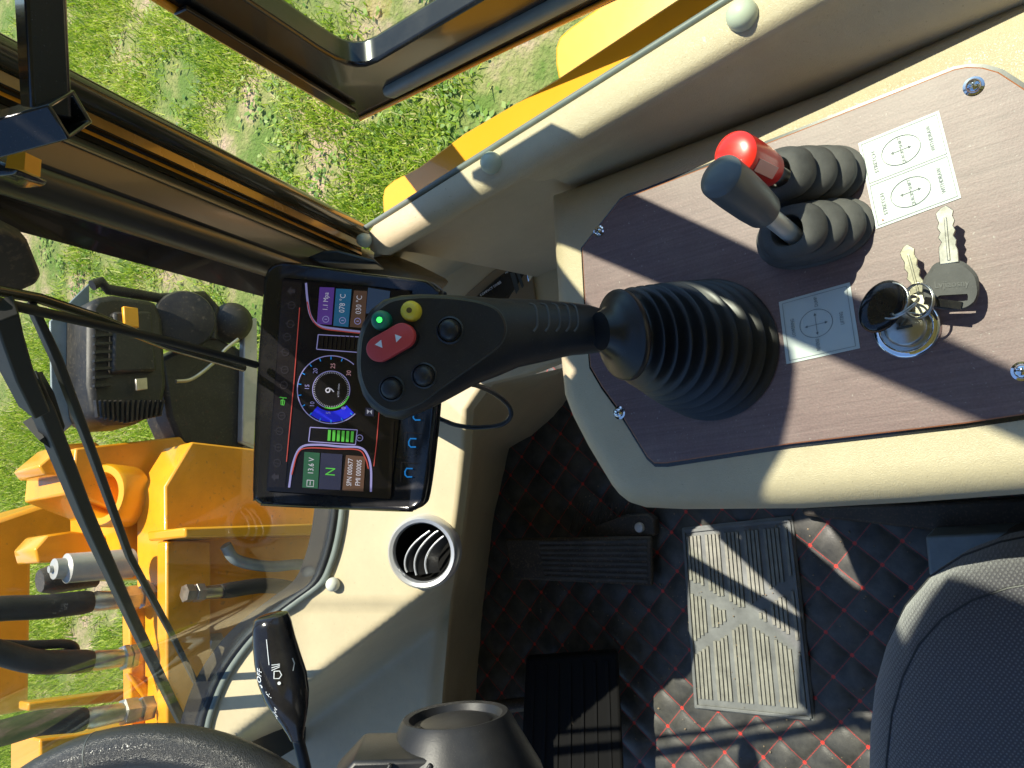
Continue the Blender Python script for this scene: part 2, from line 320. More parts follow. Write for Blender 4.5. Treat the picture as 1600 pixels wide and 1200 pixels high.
def ground():
    m = mat('lawn_soil', (.1, .12, .03), .95); n = m.node_tree; b = n.nodes['Principled BSDF']; L = n.links
    tc = n.nodes.new('ShaderNodeTexCoord')
    t = n.nodes.new('ShaderNodeTexNoise'); t.inputs['Scale'].default_value = 1.6; t.inputs['Detail'].default_value = 9; t.inputs['Roughness'].default_value = .68; L.new(tc.outputs['Object'], t.inputs['Vector'])
    rp = n.nodes.new('ShaderNodeValToRGB'); e = rp.color_ramp.elements; e[0].position = .40; e[0].color = (.10, .17, .022, 1); e[1].position = .60; e[1].color = (.42, .31, .20, 1)
    q = e.new(.50); q.color = (.22, .24, .07, 1)
    L.new(t.outputs['Fac'], rp.inputs[0]); L.new(rp.outputs[0], b.inputs['Base Color'])
    t2 = n.nodes.new('ShaderNodeTexNoise'); t2.inputs['Scale'].default_value = 45; t2.inputs['Detail'].default_value = 6; L.new(tc.outputs['Object'], t2.inputs['Vector'])
    bp = n.nodes.new('ShaderNodeBump'); bp.inputs['Strength'].default_value = 1; bp.inputs['Distance'].default_value = .03; L.new(t2.outputs['Fac'], bp.inputs['Height']); L.new(bp.outputs[0], b.inputs['Normal'])
    return m
def leafmat(name, cols):
    m = mat(name, cols[0], .55); n = m.node_tree; b = n.nodes['Principled BSDF']; L = n.links
    a = n.nodes.new('ShaderNodeAttribute'); a.attribute_name = 'shade'
    rp = n.nodes.new('ShaderNodeValToRGB'); e = rp.color_ramp.elements
    e[0].position = 0; e[0].color = (*cols[0], 1); e[1].position = 1; e[1].color = (*cols[-1], 1)
    for i, c in enumerate(cols[1:-1]): x = e.new((i+1)/(len(cols)-1)); x.color = (*c, 1)
    L.new(a.outputs['Fac'], rp.inputs[0]); L.new(rp.outputs[0], b.inputs['Base Color'])
    tr = n.nodes.new('ShaderNodeBsdfTranslucent'); L.new(rp.outputs[0], tr.inputs[0]); mx = n.nodes.new('ShaderNodeMixShader'); mx.inputs[0].default_value = .35
    L.new(b.outputs[0], mx.inputs[1]); L.new(tr.outputs[0], mx.inputs[2]); L.new(mx.outputs[0], n.nodes['Material Output'].inputs[0]); return m
# ------------------------------------------------------------------ flat art and lettering
_tc = {}
def text2d(s):
    if s in _tc: return _tc[s]
    cu_ = bpy.data.curves.new('t', 'FONT'); cu_.body = s; cu_.align_x = 'CENTER'; cu_.align_y = 'CENTER'; cu_.size = 1; cu_.resolution_u = 2
    o = bpy.data.objects.new('t', cu_); COL.objects.link(o); dg = bpy.context.evaluated_depsgraph_get()
    me = bpy.data.meshes.new_from_object(o.evaluated_get(dg)); vs = [(v.co.x, v.co.y) for v in me.vertices]; fs = [list(p.vertices) for p in me.polygons]
    bpy.data.objects.remove(o); bpy.data.meshes.remove(me); bpy.data.curves.remove(cu_); _tc[s] = (vs, fs); return vs, fs
class Art:
    """flat shapes drawn in a plane of the scene; to3 maps 2D to the plane's 3D points"""
    def __init__(s, to3, lift): s.mb = MB(); s.t = to3; s.n = lift; s.mats = []
    def mi(s, m):
        if m not in s.mats: s.mats.append(m)
        return s.mats.index(m)
    def poly(s, pts, m, lv=1): s.mb.poly([s.t(*p)+s.n*lv for p in pts], s.mi(m))
    def stroke(s, pts, wd, m, lv=1, closed=False):
        P = [V(p) for p in pts]; k = len(P); A = []; B = []
        for i in range(k):
            if closed: t = P[(i+1) % k]-P[i-1]
            else: t = P[min(i+1, k-1)]-P[max(i-1, 0)]
            t.normalize(); nn = V((-t.y, t.x))*wd/2; A.append(P[i]+nn); B.append(P[i]-nn)
        v3 = [s.t(*p)+s.n*lv for p in A+B]
        s.mb.add(v3, [[i, (i+1) % k, k+(i+1) % k, k+i] for i in range(k if closed else k-1)], s.mi(m))
    def arc(s, c, r, a0, a1, wd, m, lv=1, n=40, asp=1):
        s.stroke([(c[0]+r*math.cos(R(a0+(a1-a0)*i/n)), c[1]+asp*r*math.sin(R(a0+(a1-a0)*i/n))) for i in range(n+1)], wd, m, lv)
    def text(s, txt, c, h, ang, m, lv=1, wx=1.0):       # ang: direction of reading in the 2D frame, y downwards
        vs, fs = text2d(txt); ex = V((math.cos(R(ang)), math.sin(R(ang)))); ey = V((math.sin(R(ang)), -math.cos(R(ang))))
        s.mb.add([s.t(*(V(c)+ex*x*h*wx+ey*y*h))+s.n*lv for x, y in vs], fs, s.mi(m))
    def build(s, name, parent): return s.mb.build(name, s.mats, parent)
# ================================================================== GROUND
gz = -1.5
g = MB(); N = 60
g.poly([(-60, -60, gz), (60, -60, gz), (60, 60, gz), (-60, 60, gz)])
tag(g.build('ground', ground()), kind='structure')
def blades(name, n, box, lmin, lmax, wd, mt, label, cat, seed, lean=.9, leafy=False, centers=None):
    r_ = np.random.default_rng(seed)
    if centers is None: x = r_.uniform(box[0], box[1], n); y = r_.uniform(box[2], box[3], n)
    else: x, y = centers[:, 0], centers[:, 1]; n = len(x)
    # patchy cover: leave bare soil where a few crossing waves add up
    dens = np.sin(x*2.3+1.1*np.sin(y*1.9))+np.sin(y*2.9+1.7*np.sin(x*1.3+1))+.8*np.sin(x*6.1+y*4.7)+.6*np.sin(x*11-y*9)
    bare = (x > .8)*1.5
    keep = (dens > -1.0+bare+r_.normal(0, .7, n)) if not leafy else np.ones(n, bool)
    x, y = x[keep], y[keep]; n = len(x)
    l = r_.uniform(lmin, lmax, n); a = r_.uniform(0, 2*np.pi, n); ln = r_.uniform(.35, lean, n)*l; h = np.sqrt(np.maximum(l*l-ln*ln, 1e-6))
    if leafy: h *= .35
    b = a+np.pi/2+r_.normal(0, .4, n); w_ = wd*r_.uniform(.6, 1.3, n)
    dx, dy = np.cos(a), np.sin(a); sx, sy = np.cos(b)*w_, np.sin(b)*w_
    z0 = np.full(n, gz)
    if leafy:
        P = np.stack([np.stack([x, y, z0+.012], 1), np.stack([x+dx*ln*.5-sx, y+dy*ln*.5-sy, z0+.012+h*.6], 1), np.stack([x+dx*ln, y+dy*ln, z0+h*.8+.01], 1), np.stack([x+dx*ln*.5+sx, y+dy*ln*.5+sy, z0+.012+h*.6], 1)], 1)
    else:
        P = np.stack([np.stack([x-sx, y-sy, z0], 1), np.stack([x+sx, y+sy, z0], 1), np.stack([x+dx*ln*.9+sx*.3, y+dy*ln*.9+sy*.3, z0+h], 1), np.stack([x+dx*ln-sx*.3, y+dy*ln-sy*.3, z0+h], 1)], 1)
    P = P.reshape(-1, 3); me = bpy.data.meshes.new(name); me.vertices.add(4*n); me.vertices.foreach_set('co', P.ravel())
    me.loops.add(4*n); me.loops.foreach_set('vertex_index', np.arange(4*n)); me.polygons.add(n); me.polygons.foreach_set('loop_start', np.arange(n)*4)
    try: me.polygons.foreach_set('loop_total', np.full(n, 4))
    except Exception: pass
    me.update(calc_edges=True); me.validate()
    at = me.attributes.new('shade', 'FLOAT', 'POINT')
    at.data.foreach_set('value', np.repeat(np.clip(r_.normal(.5, .26, n)+.10*np.sin(x*3.1+y*2.2), 0, 1), 4).astype(np.float32))
    me.materials.append(mt); o = bpy.data.objects.new(name, me); COL.objects.link(o); tag(o, label, cat, kind='stuff'); return o
gm = leafmat('grass_blades', [(.10, .19, .010), (.23, .37, .015), (.36, .50, .025), (.52, .58, .09), (.68, .63, .28)])
wm = leafmat('weed_leaves', [(.06, .14, .02), (.13, .26, .03), (.24, .38, .05), (.38, .47, .14)])
blades('grass', 420000, (-3.2, 4.2, 1.2, 9.5), .03, .085, .0046, gm, 'short sunlit lawn grass growing over brown soil outside the cab', 'grass', 3)
cn = []
for i in range(330):
    cx_, cy_ = rng.uniform(.3, 3.6), rng.uniform(1.2, 6.5)
    if rng.random() > .35 and not (.6 < cx_-.0*cy_ < 2.3): continue
    for k in range(rng.integers(6, 26)): cn.append((cx_+rng.normal(0, .05), cy_+rng.normal(0, .05)))
blades('weeds', 0, None, .03, .07, .014, wm, 'broad leaved weeds scattered over the bare patches of the lawn', 'weeds', 5, leafy=True, centers=np.array(cn))
# ================================================================== CAB SHELL
# carpet with real puffs between the quilting lines
nx, ny = 300, 380; x0, x1, y0, y1 = -.78, .30, -.35, 1.06
xs = np.linspace(x0, x1, nx); ys = np.linspace(y0, y1, ny); XX, YY = np.meshgrid(xs, ys, indexing='ij')
A_ = (XX-LX0)/(2*LS); B_ = (YY-LY0)/(2*.0308)
pa = np.abs(np.sin(np.pi*(A_+B_)))*np.abs(np.sin(np.pi*(A_-B_)))
ZZ = .006*np.power(pa, .45)+.002*np.sin(XX*17)*np.sin(YY*13)
co = np.stack([XX, YY, ZZ], 2).reshape(-1, 3)
idx = np.arange(nx*ny).reshape(nx, ny); fs = np.stack([idx[:-1, :-1], idx[1:, :-1], idx[1:, 1:], idx[:-1, 1:]], 2).reshape(-1, 4)
me = bpy.data.meshes.new('carpet'); me.from_pydata(co.tolist(), [], fs.tolist()); me.polygons.foreach_set('use_smooth', [True]*len(me.polygons)); me.materials.append(quiltm)
fl = bpy.data.objects.new('floor_carpet', me); COL.objects.link(fl); tag(fl, 'black quilted floor carpet with red diamond stitching', 'carpet', kind='structure')
shell = thing('cab_shell', 'tan trimmed cab side wall and sill below the open side window', 'cab wall', (.25, .2, 0))
m_ = MB(); m_.prism([(-.95, -.9, -.12), (.30, -.9, -.12), (.27, .5, -.12), (.12, 1.08, -.12), (-.95, 1.12, -.12)], (0, 0, .11)); m_.build('floor_plate', darksteel, shell, bevel=.004)
SZ = .690
def so_(y): return .2817-.132*y
def si_(y): return .2485-.117*y
prof_rows = []
for y in [ -.75, -.5, -.3, -.1, .0, .1, .2, .305, .315, .36, .42, .458, .474]:
    e = 0 if y < .46 else .008
    xo, xi = so_(y)-e*.3, si_(y)+e
    zt = SZ-e*.6
    xb = .224 if y < .3 else .224-(y-.3)*.30
    xb = min(xb, xi+.01)
    row = [(xo-.004, y, -.1), (xo-.003, y, .5), (xo+.001, y, .65), (xo+.002, y, zt-.006), (xo-.002, y, zt), (xi+.008, y, zt-.001), (xi+.003, y, zt-.004), (xi, y, zt-.010), (xi+.001, y, zt-.017), (xi*.85+xb*.15, y, zt-.028), ((xi+xb)/2, y, .648), (xb+.001, y, .632), (xb, y, .62), (xb+.004, y, .5), (xb+.01, y, -.05)]
    if y > .31: row[9:] = [V((xo-.012, y, zt-.03)), V((xo-.008, y, .64)), V((xo-.007, y, .62)), V((xo-.007, y, .58)), V((xo-.007, y, .5)), V((xo-.008, y, -.05))]
    prof_rows.append([V(p) for p in row])
m_ = MB(); k = len(prof_rows[0]); m_.rings(prof_rows, caps=True); w_side = m_.build('side_wall', tan, shell, split=70)
# rubber beading between sill and body
m_ = MB(); m_.tube([(so_(y)+.002, y, SZ-.002) for y in np.linspace(-.7, .470, 40)], .0026, 8); m_.build('edge_beading', green_rub, shell)
def cap_at(p, nrm, r_, mt, parent, name='trim_cap'):
    q = MB(); q.lathe(p, nrm, [(r_, -.001), (r_, .0015), (r_*.93, .0045), (r_*.7, .0075), (r_*.35, .0092), (.0001, .0097)], 24); return q.build(name, mt, parent)
for px, py, rr in ((572, 376, .0062), (769, 255, .0085), (1160, 24, .0098)): cap_at(PZ(px, py, SZ), (0, 0, 1), rr, greencap, shell)
# lower yellow body panel hanging outside the sill
lp = thing('body_side_panel', 'bright yellow outer body panel running just below the tan sill', 'body panel', (.3, .2, .5))
outl = [(600, 352), (597, 310), (600, 294), (615, 281), (655, 260), (725, 208), (871, 122), (1055, 0), (1290, -150), (1420, -150), (1160, 10), (770, 250), (620, 335)]
m_ = MB(); P0 = PZ(700, 260, .645); Np = V((.15, 0, 1)).normalized()
m_.prism([PL(x, y, P0, Np) for x, y in outl], Np*-.012); m_.build('panel_skin', yel, lp, bevel=.002)
P0b = PZ(880, 100, .42)
fp = thing('fender_plate', 'bright yellow rounded fender plate lower down outside the side window', 'fender', (.35, .2, .35))
outl = [(960, 190), (880, 165), (872, 125), (867, 100), (867, 75), (873, 57), (890, 42), (935, 10), (1000, -35), (1150, -150), (1500, -150), (1200, 60)]
m_ = MB(); m_.prism([PL(x, y, P0b, V((0, 0, 1))) for x, y in outl], (0, 0, -.02)); m_.build('fender_top', yel, fp, bevel=.004)
m_ = MB(); m_.prism([PL(x, y, P0b, V((0, 0, 1)))-V((0, 0, .02)) for x, y in outl[2:11]], (0, 0, -.25)); m_.build('fender_side', yel, fp)
# ================================================================== DASHBOARD
V0 = D(663, 863, .90); Nd = V((0, -.375, .927)).normalized()
dash = thing('dashboard', 'tan moulded dashboard shelf around the round air vent, behind the monitor', 'dashboard', (V0.x, V0.y, 0))
def interp(tbl, y):
    for (ya, xa), (yb, xb) in zip(tbl, tbl[1:]):
        if y <= yb: return xa+(xb-xa)*(y-ya)/(yb-ya)
    return tbl[-1][1]
WX = [(300, 900), (325, 850), (337, 837), (431, 695), (480, 618), (500, 560), (700, 537), (790, 530), (840, 523), (880, 512), (910, 497), (935, 465), (965, 425), (1000, 388), (1050, 352), (1100, 330), (1150, 318), (1260, 310)]
LXT = [(300, 900), (570, 900), (600, 770), (640, 740), (700, 737), (750, 732), (806, 725), (862, 717), (937, 704), (1087, 691), (1260, 686)]
def sstep(t): t = max(0, min(1, t)); return t*t*(3-2*t)
ea, eb = V((470, 1075)), V((655, 935))
def dz(px, py):
    # the shelf falls away to the column side along a soft diagonal ridge
    t = (eb-ea); nrm = V((-t.y, t.x)).normalized(); dd = (V((px, py))-ea).dot(nrm)
    if nrm.y < 0: dd = -dd
    return -.14*sstep((dd+6)/60) - .004*sstep((py-935)/20)*sstep((px-430)/60)*(1-sstep((dd+6)/60)) - .05*(1 if (px-662)**2+(py-862)**2 < 46**2 else 0)
rows = []; ysr = [300, 325, 337, 360, 400, 431, 460, 480, 500, 530, 560, 585, 600, 620, 640, 670, 700, 730, 760, 790]+list(range(800, 1261, 8))
for y in ysr:
    a, b = interp(WX, y), interp(LXT, y); row = []
    for j in range(41):
        t = j/40; x = a+(b-a)*t; p = PL(x, y, V0, Nd); vr = ray(x, y); p = p+vr*((dz(x, y)-.010*sstep((t-.93)/.07))/vr.z)
        row.append(p)
    rows.append(row)
m_ = MB(); nn = 41; vs = [p for r_ in rows for p in r_]
m_.add(vs, [[i*nn+j, (i+1)*nn+j, (i+1)*nn+j+1, i*nn+j+1] for i in range(len(rows)-1) for j in range(nn-1)], 0, True)
face = m_.build('shelf', tan_s, dash, split=60)
# kick panel under the lip
lipt = [(560, 905), (600, 770), (640, 740), (700, 737), (750, 732), (806, 725), (862, 717), (937, 704), (1087, 691), (1260, 686)]
flt = [(560, 930), (600, 900), (640, 868), (700, 797), (750, 786), (806, 773), (862, 766), (937, 757), (1087, 745), (1260, 740)]
m_ = MB(); rr = []
for i, y in enumerate([560, 575, 590, 600, 615, 640, 670, 700, 725, 750, 780, 806, 862, 900, 937, 1000, 1087, 1170, 1260]):
    vr = ray(interp(LXT, y), y); a = PL(interp(LXT, y), y, V0, Nd)+vr*((dz(interp(LXT, y), y)-.010)/vr.z); b = PZ(interp(flt, y), y+ (10 if y < 700 else 0), -.005)
    rr.append([a, a+V((0, .012, -.02)), a.lerp(b, .35)+V((0, .03, 0)), a.lerp(b, .7)+V((0, .02, 0)), b])
n5 = 5; m_.add([p for r_ in rr for p in r_], [[i*n5+j, (i+1)*n5+j, (i+1)*n5+j+1, i*n5+j+1] for i in range(len(rr)-1) for j in range(4)], 0, True)
m_.build('kick_panel', tan_s, dash, split=60)
# wall between sill and shelf, in front of the console
m_ = MB(); top = [(585, 399), (592, 397), (640, 370), (690, 342), (744, 313), (800, 279), (867, 240), (905, 218)]; bot = [(585, 500), (600, 492), (645, 462), (695, 431), (740, 402), (790, 369), (837, 337), (870, 316)]
rr = []
for (a, b), (c, e) in zip(top, bot):
    A = PZ(a, b, .676)+V((.002, 0, 0)); B = PL(c, e, V0, Nd)
    rr.append([A, A.lerp(B, .3)+V((.010, 0, 0)), A.lerp(B, .65)+V((.010, 0, -.006)), B+V((.0, 0, .004)), B+V((-.006, 0, -.004))])
m_.add([p for r_ in rr for p in r_], [[i*5+j, (i+1)*5+j, (i+1)*5+j+1, i*5+j+1] for i in range(len(rr)-1) for j in range(4)], 0, True)
m_.build('corner_trim', tan_s, dash, split=60)
# front skirt under the windscreen
m_ = MB(); pts = [PL(interp(WX, y), y, V0, Nd) for y in (500, 600, 700, 790, 840, 880, 910, 935, 965, 1000, 1050, 1100, 1150, 1260)]
for a, b in zip(pts, pts[1:]): m_.poly([a, b, V((b.x, max(b.y, 1.0)+.12, -.1)), V((a.x, max(a.y, 1.0)+.12, -.1))])
m_.build('front_skirt', blackpaint, dash)
# thin black cable lying on the ledge near the stalk
m_ = MB(); 
# windscreen
ws = thing('windscreen', 'dusty front windscreen with black rubber border left of the monitor', 'windscreen', (0, .7, .6))
wu = -(ray(1179, 669)).normalized()              # the pillars lean back along this line
bp_ = smooth_open([PL(interp(WX, y), y, V0, Nd) for y in (500, 600, 700, 790, 840, 880, 910, 935, 965, 1000, 1050, 1100, 1150, 1260)], 4)
lft = bp_[-1]+V((-.35, .03, .02)); bp_.append(lft)
m_ = MB(); m_.add([p for p in bp_]+[p+wu*1.25 for p in bp_], [[i, i+1, len(bp_)+i+1, len(bp_)+i] for i in range(len(bp_)-1)], 0, True)
m_.build('glass_pane', gl_front, ws)
m_ = MB(); nb = len(bp_)
off = V((0, -.35, .25)).normalized()
inn = [PL(interp(WX, y)-34, y-4, V0, Nd)+V((0, 0, .004)) for y in (500, 600, 700, 790, 840, 880, 910, 935, 965, 1000, 1050, 1100, 1150, 1260)]; inn = smooth_open(inn, 4)+[lft+V((0, .0, .03))]
m_.add([p+V((0, 0, .003)) for p in bp_]+[p for p in inn], [[i, i+1, nb+i+1, nb+i] for i in range(nb-1)], 0, True)
m_.build('black_border', rub, ws)
m_ = MB(); m_.tube([p+V((0, .002, .003)) for p in bp_], .0062, 10); m_.build('rubber_seal', rub, ws)
m_ = MB(); m_.tube([p+V((0, -.008, .001)) for p in bp_], .0042, 8); m_.build('grey_seal_lip', green_rub, ws)
cap_at(PL(523, 912, V0, Nd)+Nd*.004, Nd, .0085, white, ws)
# A pillar
pil = thing('front_pillar', 'dark glossy front pillar rising from the sill with orange reflections', 'pillar', D(555, 400, .62))
def X5(y300, Z): return D(555, 669-(669-y300)*(624/879), Z*1.12)
def pstrip(name, sec, mt, bevel=0, lo=-.012, hi=1.3):
    q = MB(); q.prism([p+wu*lo for p in sec], wu*(hi-lo)); return q.build(name, mt, pil, bevel=bevel)
def tubew(name, a, b, r_, mt):
    q = MB(); q.lathe(a+wu*-.012, wu, [(r_, 0), (r_, .02), (r_, 1.3)], 24, u=(b-a)); return q.build(name, mt, pil)
tubew('outer_tube', X5(230, .605), X5(245, .605), .0080, olive)
pstrip('door_channel', [X5(238, .612), X5(250, .604), X5(268, .604), X5(270, .612), X5(292, .62), X5(292, .66), X5(238, .66)], olive, .0015)
pstrip('reflection_edge', [X5(241, .6065), X5(243.5, .6035), X5(243.5, .609), X5(241, .609)], ora)  # orange reflection of the body, painted on as a thin strip
pstrip('reflection_rib', [X5(252, .603), X5(266, .6015), X5(266, .607), X5(252, .607)], umber)  # broader reflection of the body colour, painted as a rib
pstrip('reflection_edge', [X5(276, .612), X5(281, .6115), X5(281, .618), X5(276, .618)], ora)  # second thin body reflection, also painted on
pstrip('trim_panel', [X5(291, .613), X5(294, .604), X5(299, .600), X5(345, .600), X5(350, .604), X5(352, .66), X5(291, .66)], greyp, .004)
pstrip('trim_bead', [X5(301, .5995), X5(304.5, .5985), X5(304.5, .604), X5(301, .604)], tan_dark, .0006)
tubew('round_rail', X5(370, .617), X5(380, .617), .0105, greyp)
pstrip('seal_strip', [X5(353, .612), X5(357, .612), X5(357, .65), X5(353, .65)], rub)
pstrip('glass_border', [X5(384, .630), X5(434, .655), X5(434, .659), X5(384, .66)], brown)
# pillar foot where trim meets the sill
m_ = MB(); foot = [(500, 392), (545, 384), (590, 402), (640, 428), (600, 470), (520, 470), (480, 430)]
m_.prism([PZ(x, y, .662) for x, y in foot], (0, 0, -.06)); m_.build('pillar_foot', tan_dark, pil, bevel=.006)
m_ = MB(); m_.prism([D(x, y, .60) for x, y in ((478, 402), (505, 391), (527, 390), (585, 405), (592, 413), (500, 410))], cd*.03); m_.build('base_clamp', blk, pil, bevel=.003)
# ================================================================== OPEN SIDE WINDOW
XW = PZ(555, 190, .655); Nw = V((1, -.05, 0)).normalized()
def W(px, py, o=0): return PL(px, py, XW, Nw)+Nw*o
sw = thing('side_window', 'open black framed side window with green tinted glass, corner pointing down', 'window', XW)
outer = [W(555, 191), W(1290, -163), None, None]
upl = (W(236, 0)-W(555, 191)).normalized(); bk = (W(972, 0)-W(555, 191)).normalized()
c0 = W(555, 191); LW, LH = .85, 1.15
inc0 = W(556, 102)
oc = [c0, c0+bk*LW, c0+bk*LW+upl*LH, c0+upl*LH]
ui = (W(386, 0)-W(525, 92)).normalized(); bi = (W(744, 4)-W(590, 94)).normalized()
ic = [W(590, 94), W(590, 94)+bi*(LW-.14), W(590, 94)+bi*(LW-.14)+ui*(LH-.16), W(525, 92)+ui*(LH-.12), W(500, 77), W(525, 92), W(540, 99), W(556, 102), W(572, 101)]
oc2 = [c0+bk*.03, c0+bk*LW, c0+bk*LW+upl*LH, c0+upl*LH, c0+upl*.06, c0+upl*.03, c0+upl*.012, c0, c0+bk*.012]
m_ = MB(); n9 = 9
for lo, hi, in [(0, .022)]:
    vs = [p+Nw*lo for p in oc2]+[p+Nw*lo for p in ic]+[p+Nw*hi for p in oc2]+[p+Nw*hi for p in ic]
    fs = []
    for i in range(n9):
        j = (i+1) % n9
        fs += [[i, j, n9+j, n9+i], [2*n9+i, 3*n9+i, 3*n9+j, 2*n9+j], [i, 2*n9+i, 2*n9+j, j], [n9+i, n9+j, 3*n9+j, 3*n9+i]]
    m_.add(vs, fs)
m_.build('frame', blackpaint, sw, bevel=.003)
m_ = MB(); m_.poly([p+Nw*.015 for p in ic]); m_.build('pane', gl_win, sw)
m_ = MB(); a, b = W(603, 143, -.001), W(950, -38, -.001); m_.tube([a, a+(b-a)*.03, b, b+bk*.2], [.004, .0075, .0075, .0075], 12)
m_.build('rubber_strip', green_rub, sw)
m_ = MB(); a = W(270, 10, -.003); m_.tube([W(120, -84, -.002), W(330, 47, -.002), W(540, 172, -.002)], .003, 8); m_.build('reflection_line', ora, sw)  # orange reflection along the front arm, painted as a line
m_ = MB(); m_.tube([W(562, 183, -.002), W(980, -19, -.002)], .0018, 8); m_.build('reflection_line', ora, sw)  # orange reflection along the bottom rail, painted as a line
m_ = MB(); m_.seg(W(280, 6, -.002), W(548, 168, -.002), .012, -.004, Nw); m_.build('inner_lip', brown, sw, bevel=.001)
# ================================================================== SQUARE TUBE BRACKET upper left
br = thing('tube_bracket', 'black square tube bracket with hollow open end, in front of the pillar', 'bracket', D(85, 190, .37))
ZB = .275
def tubebox(a, b, w1, h1, nrm, name, mt, hollow=False):
    a, b = V(a), V(b); t = (b-a).normalized(); s1 = t.cross(V(nrm)).normalized(); s2 = s1.cross(t).normalized(); q = MB()
    def ring(c, k_): return [c+s1*sx*w1/2*k_+s2*sy*h1/2*k_ for sx, sy in ((-1, -1), (1, -1), (1, 1), (-1, 1))]
    rs = [ring(a, 1), ring(b, 1)]
    if hollow: rs += [ring(b, .78), ring(b-t*.05, .78)]
    q.rings(rs, smooth=False); return q.build(name, mt, br, bevel=.0015)
nrm1 = (-cd+cu*-.9).normalized()
tubebox(D(50, -260, ZB-.02), D(73, 185, ZB), .0158, .0130, (-cd*1.0-cu*-1.0), 'upright_tube', blackpaint)
tubebox(D(-190, 262, ZB+.01), D(112, 178, ZB-.005), .0125, .0180, (-cd*1.0+cr*-.75), 'cross_tube', blackpaint, True)
m_ = MB(); m_.prism([D(x, y, ZB+.02) for x, y in ((14, 232), (40, 238), (38, 266), (8, 262))], cd*.01); m_.build('reflector', ora, br)
m_ = MB(); m_.prism([D(x, y, ZB+.02) for x, y in ((-20, 245), (0, 250), (30, 262), (22, 272), (-20, 275))], cd*.02); m_.build('hinge_plate', blackpaint, br, bevel=.002)

# ================================================================== ROOF AND ADDED SHADE BLOCKERS (above the camera, they shade the cab)
def back(px, py, z, X):                          # from a point on the panel up the sun's ray to the side of the cab
    p = PZ(px, py, z); k_ = (X-p.x)/(-SUN_D.x); return p-SUN_D*k_
rf = thing('cab_roof', 'flat cab roof over the seat', 'roof', (0, -.3, 1.8))
q = MB(); q.prism([(-1.1, -.95, 1.8), (.47, -.95, 1.8), (.47, .22, 1.8), (.3, .3, 1.8), (-.9, .3, 1.8), (-1.1, .22, 1.8)], (0, 0, .08)); q.build('roof_panel', tan_s, rf, bevel=.01)
ma = thing('shade_bar', 'unseen leaning flat bar, added to cast shade, outside the right side of the cab', 'shade bar', (.36, .3, .9))  # unseen bar added to cast the shadow band on the panel
a1, a2, b1, b2_ = back(980, 308, .624, .36), back(1600, 597, .624, .36), back(860, 372, .624, .36), back(1600, 690, .624, .36)
q = MB(); q.prism([a1+(a1-a2)*.05, a2+(a2-a1)*.6, b2_+(b2_-b1)*.6, b1+(b1-b2_)*.05], (.006, 0, 0)); q.build('arm', blackpaint, ma)  # the added unseen shade bar itself
q = MB(); q.prism([back(x, y, .624, .362) for x, y in ((1000, 500), (1150, 545), (1246, 580), (1240, 640), (1226, 700), (1185, 770), (1140, 830), (1000, 850), (890, 740), (872, 640), (905, 600), (960, 560))], (.02, 0, 0)); q.build('shade_plate', blackpaint, ma, bevel=.004)  # unseen plate, added and outlined to shade the console's front corner
po = thing('shade_slab', 'wide dark unseen slab added to shade the seat', 'shade slab', (.36, .05, 1.4))  # unseen slab, added and shaped to shade the seat
a1, a2, b1, b2_ = back(1440, 885, .51, .36), back(1600, 955, .51, .36), back(1370, 1140, .50, .36), back(1480, 1200, .52, .36)
q = MB(); q.prism([a1+(a2-a1)*.10, a2+(a2-a1)*2, b2_+(b2_-b1)*2, b1+(b1-b2_)*.05], (.008, 0, 0)); q.build('shade_panel', blackpaint, po)
rw = thing('cab_rear_wall', 'tan rear wall of the cab behind the seat', 'cab wall', (-.3, -.9, 0))
q = MB(); q.prism([(-1.05, -.88, -.1), (.30, -.88, -.1), (.34, -.88, 1.8), (-1.05, -.88, 1.8)], (0, -.05, 0)); q.build('wall_panel', tan_s, rw)
ld = thing('left_door', 'dark lower panel of the left cab door', 'door', (-1.0, 0, 0))
q = MB(); q.prism([(-1.0, -.88, -.1), (-1.0, 1.15, -.1), (-1.0, 1.0, .75), (-1.0, .1, .75), (-1.0, -.1, 1.2), (-1.0, -.88, 1.2)], (-.04, 0, 0)); q.build('door_panel', rub_d, ld)
# ================================================================== WIPERS on the windscreen
WP0 = PL(512, 880, V0, Nd); WN = (PL(340, 1070, V0, Nd)-WP0).cross(wu).normalized(); WN = WN if WN.y > 0 else -WN
def WS(px, py, o=.02): return PL(px, py, WP0+WN*o, WN)
wp = thing('wiper', 'long black windscreen wiper arm crossing the yellow loader frame', 'wiper', WS(290, 1130))
def bar(pts, wds, th, o, name, mt, par):
    q = MB(); P = [WS(x, y, o) for x, y in pts]; rs = []
    for i, p in enumerate(P):
        t = (P[min(i+1, len(P)-1)]-P[max(i-1, 0)]).normalized(); sd = t.cross(WN).normalized()*wds[i]*.27
        rs.append([p-sd, p-sd*.6-WN*th, p+sd*.6-WN*th, p+sd])
    q.rings(rs, smooth=False); return q.build(name, mt, par, bevel=.0008)
bar([(-10, 470), (0, 505), (20, 565), (48, 625)], [.030, .028, .026, .024], .012, .02, 'blade_holder', wipb, wp)
bar([(40, 585), (62, 630), (130, 800), (205, 965), (265, 1090), (310, 1180)], [.020, .023, .022, .021, .024, .028], .010, .025, 'arm', wipb, wp)
bar([(25, 590), (52, 588), (68, 640), (60, 672), (42, 655)], [.010, .018, .022, .020, .010], .016, .035, 'joint', wipb, wp)
w2 = thing('wiper_rod', 'thinner black wiper rod running parallel beside the main wiper arm', 'wiper rod', WS(330, 1110))
bar([(45, 470), (85, 555), (140, 700), (200, 865), (265, 985), (335, 1125)], [.010, .012, .012, .012, .013, .015], .006, .03, 'rod', wipb, w2)
wb = thing('blade_wiper', 'horizontal looking black wiper blade lying across the work lamp', 'wiper blade', WS(200, 515))
